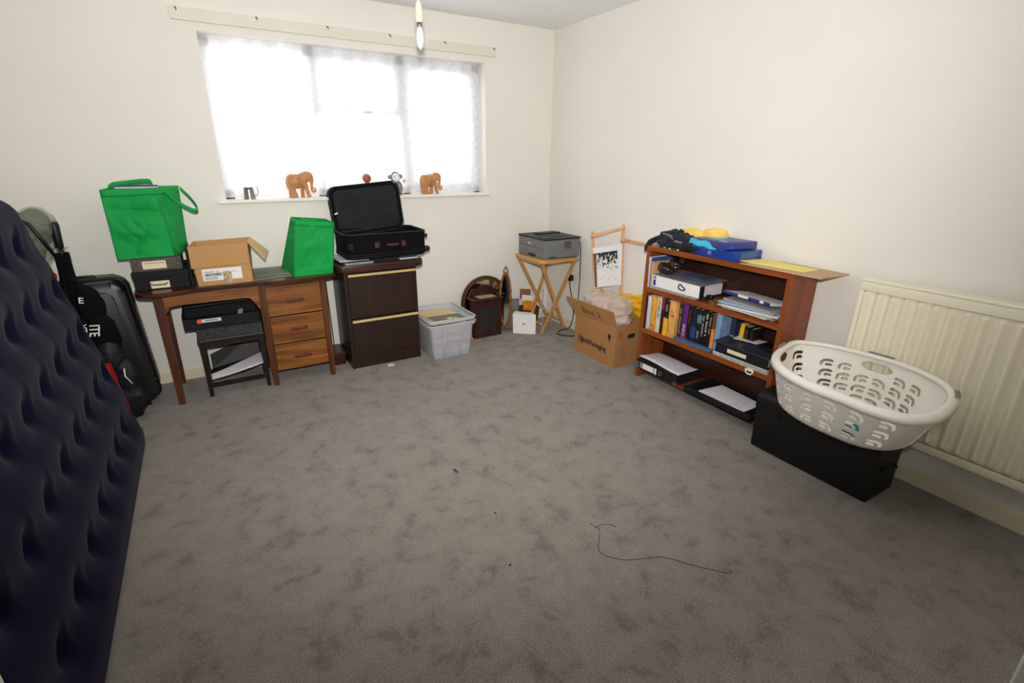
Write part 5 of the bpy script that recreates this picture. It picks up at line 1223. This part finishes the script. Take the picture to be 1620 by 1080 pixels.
# torn cyan flap hanging forward
b=MB(); b.grid(lambda u,v:(-.235-.012*v,-1.80-.19*u,TB+.088-.028*v-.012*u*v+.003*math.sin(u*14)-.006*u),20,5); link('torn_flap',b,CYANP,t,True,solid=.002)
b=MB(); b.grid(lambda u,v:(-.24-.006*v-.01*math.sin(PI*u),-1.97-.12*u,TB+.085-.034*v*(1-abs(u-.5))+.006*math.sin(u*9)-.008*u),16,5); link('torn_flap',b,BLUEP,t,True,solid=.002)
b=MB().box((-.02,.02,.0215),(.09,.10,.001)); bmesh.ops.transform(b.bm,matrix=M,verts=b.bm.verts); link('printed_panel',b,CYANP,t)
text('navy',.03,WHITE,t,M@Matrix.Translation((-.075,-.10,.0215))@Matrix.Rotation(R(-70),4,'Z'),'printed_word') if 0 else None
b=MB(); 
for k in range(7): b.box((-.07+.004*(k%2),-.06-.008*k,.0212),(.014,.005,.001))
bmesh.ops.transform(b.bm,matrix=M,verts=b.bm.verts); link('printed_name',b,WHITE,t)
def envel():
    z=TB+.001
    P0=[(-.262,-2.165),(-.258,-2.585),(-.03,-2.60),(-.02,-2.25)]
    solo('kraft_envelope',MB().prism(P0[::-1],.004,Matrix.Translation((0,0,z))),KRAFT,'brown board-backed envelope overhanging the bookcase\'s right end','envelope')
    P1=[(-.215,-2.13),(-.19,-2.47),(-.075,-2.475),(-.06,-2.16)]
    solo('yellow_folder',MB().prism(P1[::-1],.003,Matrix.Translation((0,0,z+.0045))),YELP,'pale yellow card folder on the brown envelope','folder')
envel()
# ================================================================ trunk
def trunk():
    t=thing('storage_chest','black leatherette travelling chest on the carpet beneath the laundry basket','trunk',(-.2,-2.73,0))
    x0,x1,y0,y1=-.365,-.13,-2.465,-3.04
    link('body',MB().bx(x0,x1,y0,y1,.004,.235,.012,3),BLKL,t,'auto')
    # domed lid
    N=14; prof=[(x0-.004,.232)]+[( (x0+x1)/2-((x1-x0)/2+.004)*math.cos(PI*k/N)**1 if 0 else (x0+x1)/2-((x1-x0)/2+.004)*math.copysign(abs(math.cos(PI*k/N))**.45,math.cos(PI*k/N)),.25+.068*math.sin(PI*k/N)**.6) for k in range(N+1)]+[(x1+.004,.232)]
    b=MB().prism([(x,z) for x,z in prof][::-1],abs(y1-y0)+.008,frame3((0,y0+.004,0),(1,0,0),(0,0,1)))
    link('lid',b,BLKL,t,'auto')
    link('seam_strip',MB().bx(x0-.006,x0,y0,y1,.225,.24,.002),BLK,t)
    for y in (-2.58,-2.92): link('clasp',MB().bx(x0-.010,x0-.002,y-.018,y+.018,.205,.25,.003),BLK,t)
    link('end_handle',MB().tube([((x0+x1)/2-.05,y1-.002,.16),((x0+x1)/2-.045,y1-.018,.15),((x0+x1)/2+.045,y1-.018,.15),((x0+x1)/2+.05,y1-.002,.16)],.007,8),BLK,t,True)
trunk()
# ================================================================ laundry basket
def basket():
    t=thing('laundry_basket','large oval white plastic laundry basket with arch cut-outs on the black chest','basket',(-.34,-2.86,.318))
    rim=[(-.535,-2.60),(-.36,-2.545),(-.25,-2.548),(-.17,-2.66),(-.135,-2.83),(-.14,-2.98),(-.215,-3.13),(-.345,-3.215),(-.555,-3.245),(-.68,-3.20),(-.72,-3.10),(-.715,-2.985),(-.708,-2.84),(-.65,-2.70)]
    bot=[(-.455,-2.635),(-.345,-2.605),(-.26,-2.61),(-.20,-2.70),(-.175,-2.83),(-.18,-2.95),(-.23,-3.05),(-.32,-3.105),(-.43,-3.10),(-.505,-3.06),(-.545,-2.99),(-.555,-2.91),(-.55,-2.81),(-.52,-2.71)]
    n=64; RM=catmull([(x,y,0) for x,y in rim],n); BT=catmull([(x,y,0) for x,y in bot],n)
    NU=len(RM); z0,z1=.322,.60
    # arc length param of the rim
    L=[0]
    for i in range(NU): L.append(L[-1]+(RM[(i+1)%NU]-RM[i]).length)
    tot=L[-1]
    def at(s):
        s=s%1*tot; import bisect
        i=bisect.bisect_right(L,s)-1; i=min(i,NU-1); f=(s-L[i])/(L[i+1]-L[i])
        return RM[i].lerp(RM[(i+1)%NU],f),BT[i].lerp(BT[(i+1)%NU],f)
    def pt(u,v,off=0):
        r_,b_=at(u); k=v**.8 if v<1 else 1
        fl_=max(0,(.20-v)/.20)
        p=b_.lerp(r_,k*.94); p=p+( (b_-Vector((-.32,-2.86,0))).normalized()*(-.055*fl_*fl_)); z=z0+(z1-.012-z0)*v+0
        d_=(r_-Vector((-.42,-2.9,0))).normalized()
        return Vector((p.x,p.y,z))+d_*off
    # motif strokes in metres (local), arch shapes
    def seg(px,py,ax,ay,bx_,by):
        dx,dy=bx_-ax,by-ay; tt=max(0,min(1,((px-ax)*dx+(py-ay)*dy)/(dx*dx+dy*dy))); return math.hypot(px-ax-dx*tt,py-ay-dy*tt)
    strokes=[(-.022,.0135,-.002,.0135),(-.002,.0135,.010,.010),(.010,.010,.018,.001),(.018,.001,.0205,-.0125),(-.019,-.0065,-.006,-.0065),(-.006,-.0065,-.002,-.010)]
    hgt_=z1-z0; colw=.066; rowh=.052
    cols=[]
    # column centres along the rim (fraction), side flag mirrors
    def frac(px,py):
        best=min(range(NU),key=lambda i:(RM[i].x-px)**2+(RM[i].y-py)**2); return L[best]/tot
    f_front0=frac(-.62,-2.67); f_front1=frac(-.70,-3.17)
    cf=[]
    N6=6
    for k in range(N6):
        u=f_front0+(f_front1-f_front0)*(-.02+1.02*k/(N6-1)); cf.append((u,1 if k<3 else -1))
    b0=frac(-.175,-2.65); b1=frac(-.165,-3.05)
    for k in range(6):
        cf.append((b0+(b1-b0)*(k/5.0),-1 if k<3 else 1))
    cf.append((frac(-.315,-2.5455)-.0,-1)) if 0 else cf.append((frac(-.262,-2.547),-1)); cf.append((frac(-.45,-3.235),1)); cf.append((frac(-.52,-3.245),1))
    handles=[(frac(-.40,-2.55),.058),(frac(-.137,-2.86),.068),(frac(-.33,-3.21)+.0,.055)]
    def mask(u,v):
        for (hu,hw) in handles:
            du=abs((u-hu+.5)%1-.5)*tot; y=(v-.83)*hgt_
            if abs(du)<hw and abs(y)<.020*(1-(du/hw)**4)+.002: return False
        for (cu,m_) in cf:
            du=((u-cu+.5)%1-.5)*tot*(0.72+.28*v)
            if abs(du)>.036: continue
            for r_ in range(3):
                back=min(b0,b1)-.06<=cu<=max(b0,b1)+.002; zv=(.70-.185*r_-(.13 if abs((cu-handles[1][0]+.5)%1-.5)*tot<.09 else 0)) if back else (.77-.225*r_)
                py=(v-zv)*hgt_*(1.0 if back else .86)
                if abs(py)>.027: continue
                for s_ in strokes:
                    if seg(du*m_,py,*s_)<.0064: return False
        return True
    b=MB(); b.grid(pt,1400,110,True,mask)
    o=link('basket_wall',b,BSK,t,True,solid=.0028)
    # floor
    fb=MB(); vs=[fb.bm.verts.new(pt(k/120,0)) for k in range(120)]; fb.bm.faces.new(vs); link('basket_floor',fb,BSK,t,solid=.003)
    # rolled rim
    rb=MB(); pf=[(-.016,-.012),(-.012,.0),(-.002,.004),(.012,.001),(.020,-.010),(.022,-.028),(.019,-.028),(.016,-.012),(.010,-.004),(-.004,-.002),(-.012,-.012)]
    rings=[]
    NR=280
    for k in range(NR):
        r_,_=at(k/NR); a_,_=at((k-1)/NR); c_,_=at((k+1)/NR); tn=(c_-a_).normalized(); nn=Vector((tn.y,-tn.x,0)); 
        if nn.dot(r_-Vector((-.42,-2.9,0)))<0: nn=-nn
        rings.append([rb.bm.verts.new(Vector((r_.x,r_.y,z1))+nn*(o_-.012)+Vector((0,0,h_))) for o_,h_ in pf])
    for k in range(NR):
        A=rings[k]; B_=rings[(k+1)%NR]; m_=len(pf)
        for j in range(m_): rb.bm.faces.new((A[j],B_[j],B_[(j+1)%m_],A[(j+1)%m_]))
    link('rim',rb,BSK,t,True)
    for (hu,hw) in handles:
        g=MB(); 
        g.grid(lambda u,v:(lambda rr,nn:Vector((rr.x,rr.y,z1+.0055))+nn*(.009-.016*v-.0))(at(hu+(u-.5)*hw*1.5/tot)[0],(at(hu)[0]-Vector((-.42,-2.9,0))).normalized()),16,2)
        link('grip',g,GRIP,t,True,solid=.002)
basket()
# blue green rag glimpsed inside the basket
blob('teal_rag',MB().ell((-.43,-2.91,.345),(.03,.06,.012)).ell((-.40,-2.95,.35),(.03,.04,.014)),mat('teal_cloth',(40,120,124),rough=.9),None,.005,.01,30,1)
o=bpy.data.objects['teal_rag']; o['label']='small teal rag lying inside the white laundry basket'; o['category']='cloth'
# ================================================================ bits on the carpet
TH=[(-1.502,-2.52),(-1.49,-2.57),(-1.519,-2.605),(-1.566,-2.657),(-1.56,-2.699),(-1.511,-2.75),(-1.448,-2.779),(-1.414,-2.792),(-1.395,-2.80),(-1.365,-2.825),(-1.321,-2.887),(-1.277,-2.938),(-1.23,-2.99),(-1.209,-2.985)]
solo('dark_thread',MB().tube(catmull([(x,y,.0025) for x,y in TH],4,False),.0009,5),BLKF,'long thin dark thread lying in a curve on the carpet','thread',smooth=True)
solo('dark_thread',MB().tube(catmull([(-1.505,-2.555,.003),(-1.46,-2.555,.003),(-1.43,-2.575,.003),(-1.42,-2.60,.003)],4,False),.0008,5),BLKF,'short dark thread branching beside the long one on the carpet','thread',smooth=True)
solo('green_fluff',MB().tube([(-1.835,-1.89,.004),(-1.825,-1.90,.008),(-1.83,-1.91,.004),(-1.82,-1.915,.004)],.0035,6),col('dark_teal_fluff',(14,54,52)),'tiny dark green curl of fluff in the middle of the carpet','fluff',smooth=True)
for k,(x,y,l,c_) in enumerate(((-1.809,-2.267,'tiny dark crumb on the carpet left of the long thread',(30,26,22)),(-1.903,-2.55,'tiny dark crumb on the carpet nearest the camera side',(30,26,22)),(-1.754,-2.669,'tiny pale teal fleck on the carpet near the thread',(120,150,150)))):
    solo('carpet_crumb',MB().ell((x,y,.003),(.005,.004,.003),8),col('crumb',c_),l,'crumb',smooth=True)
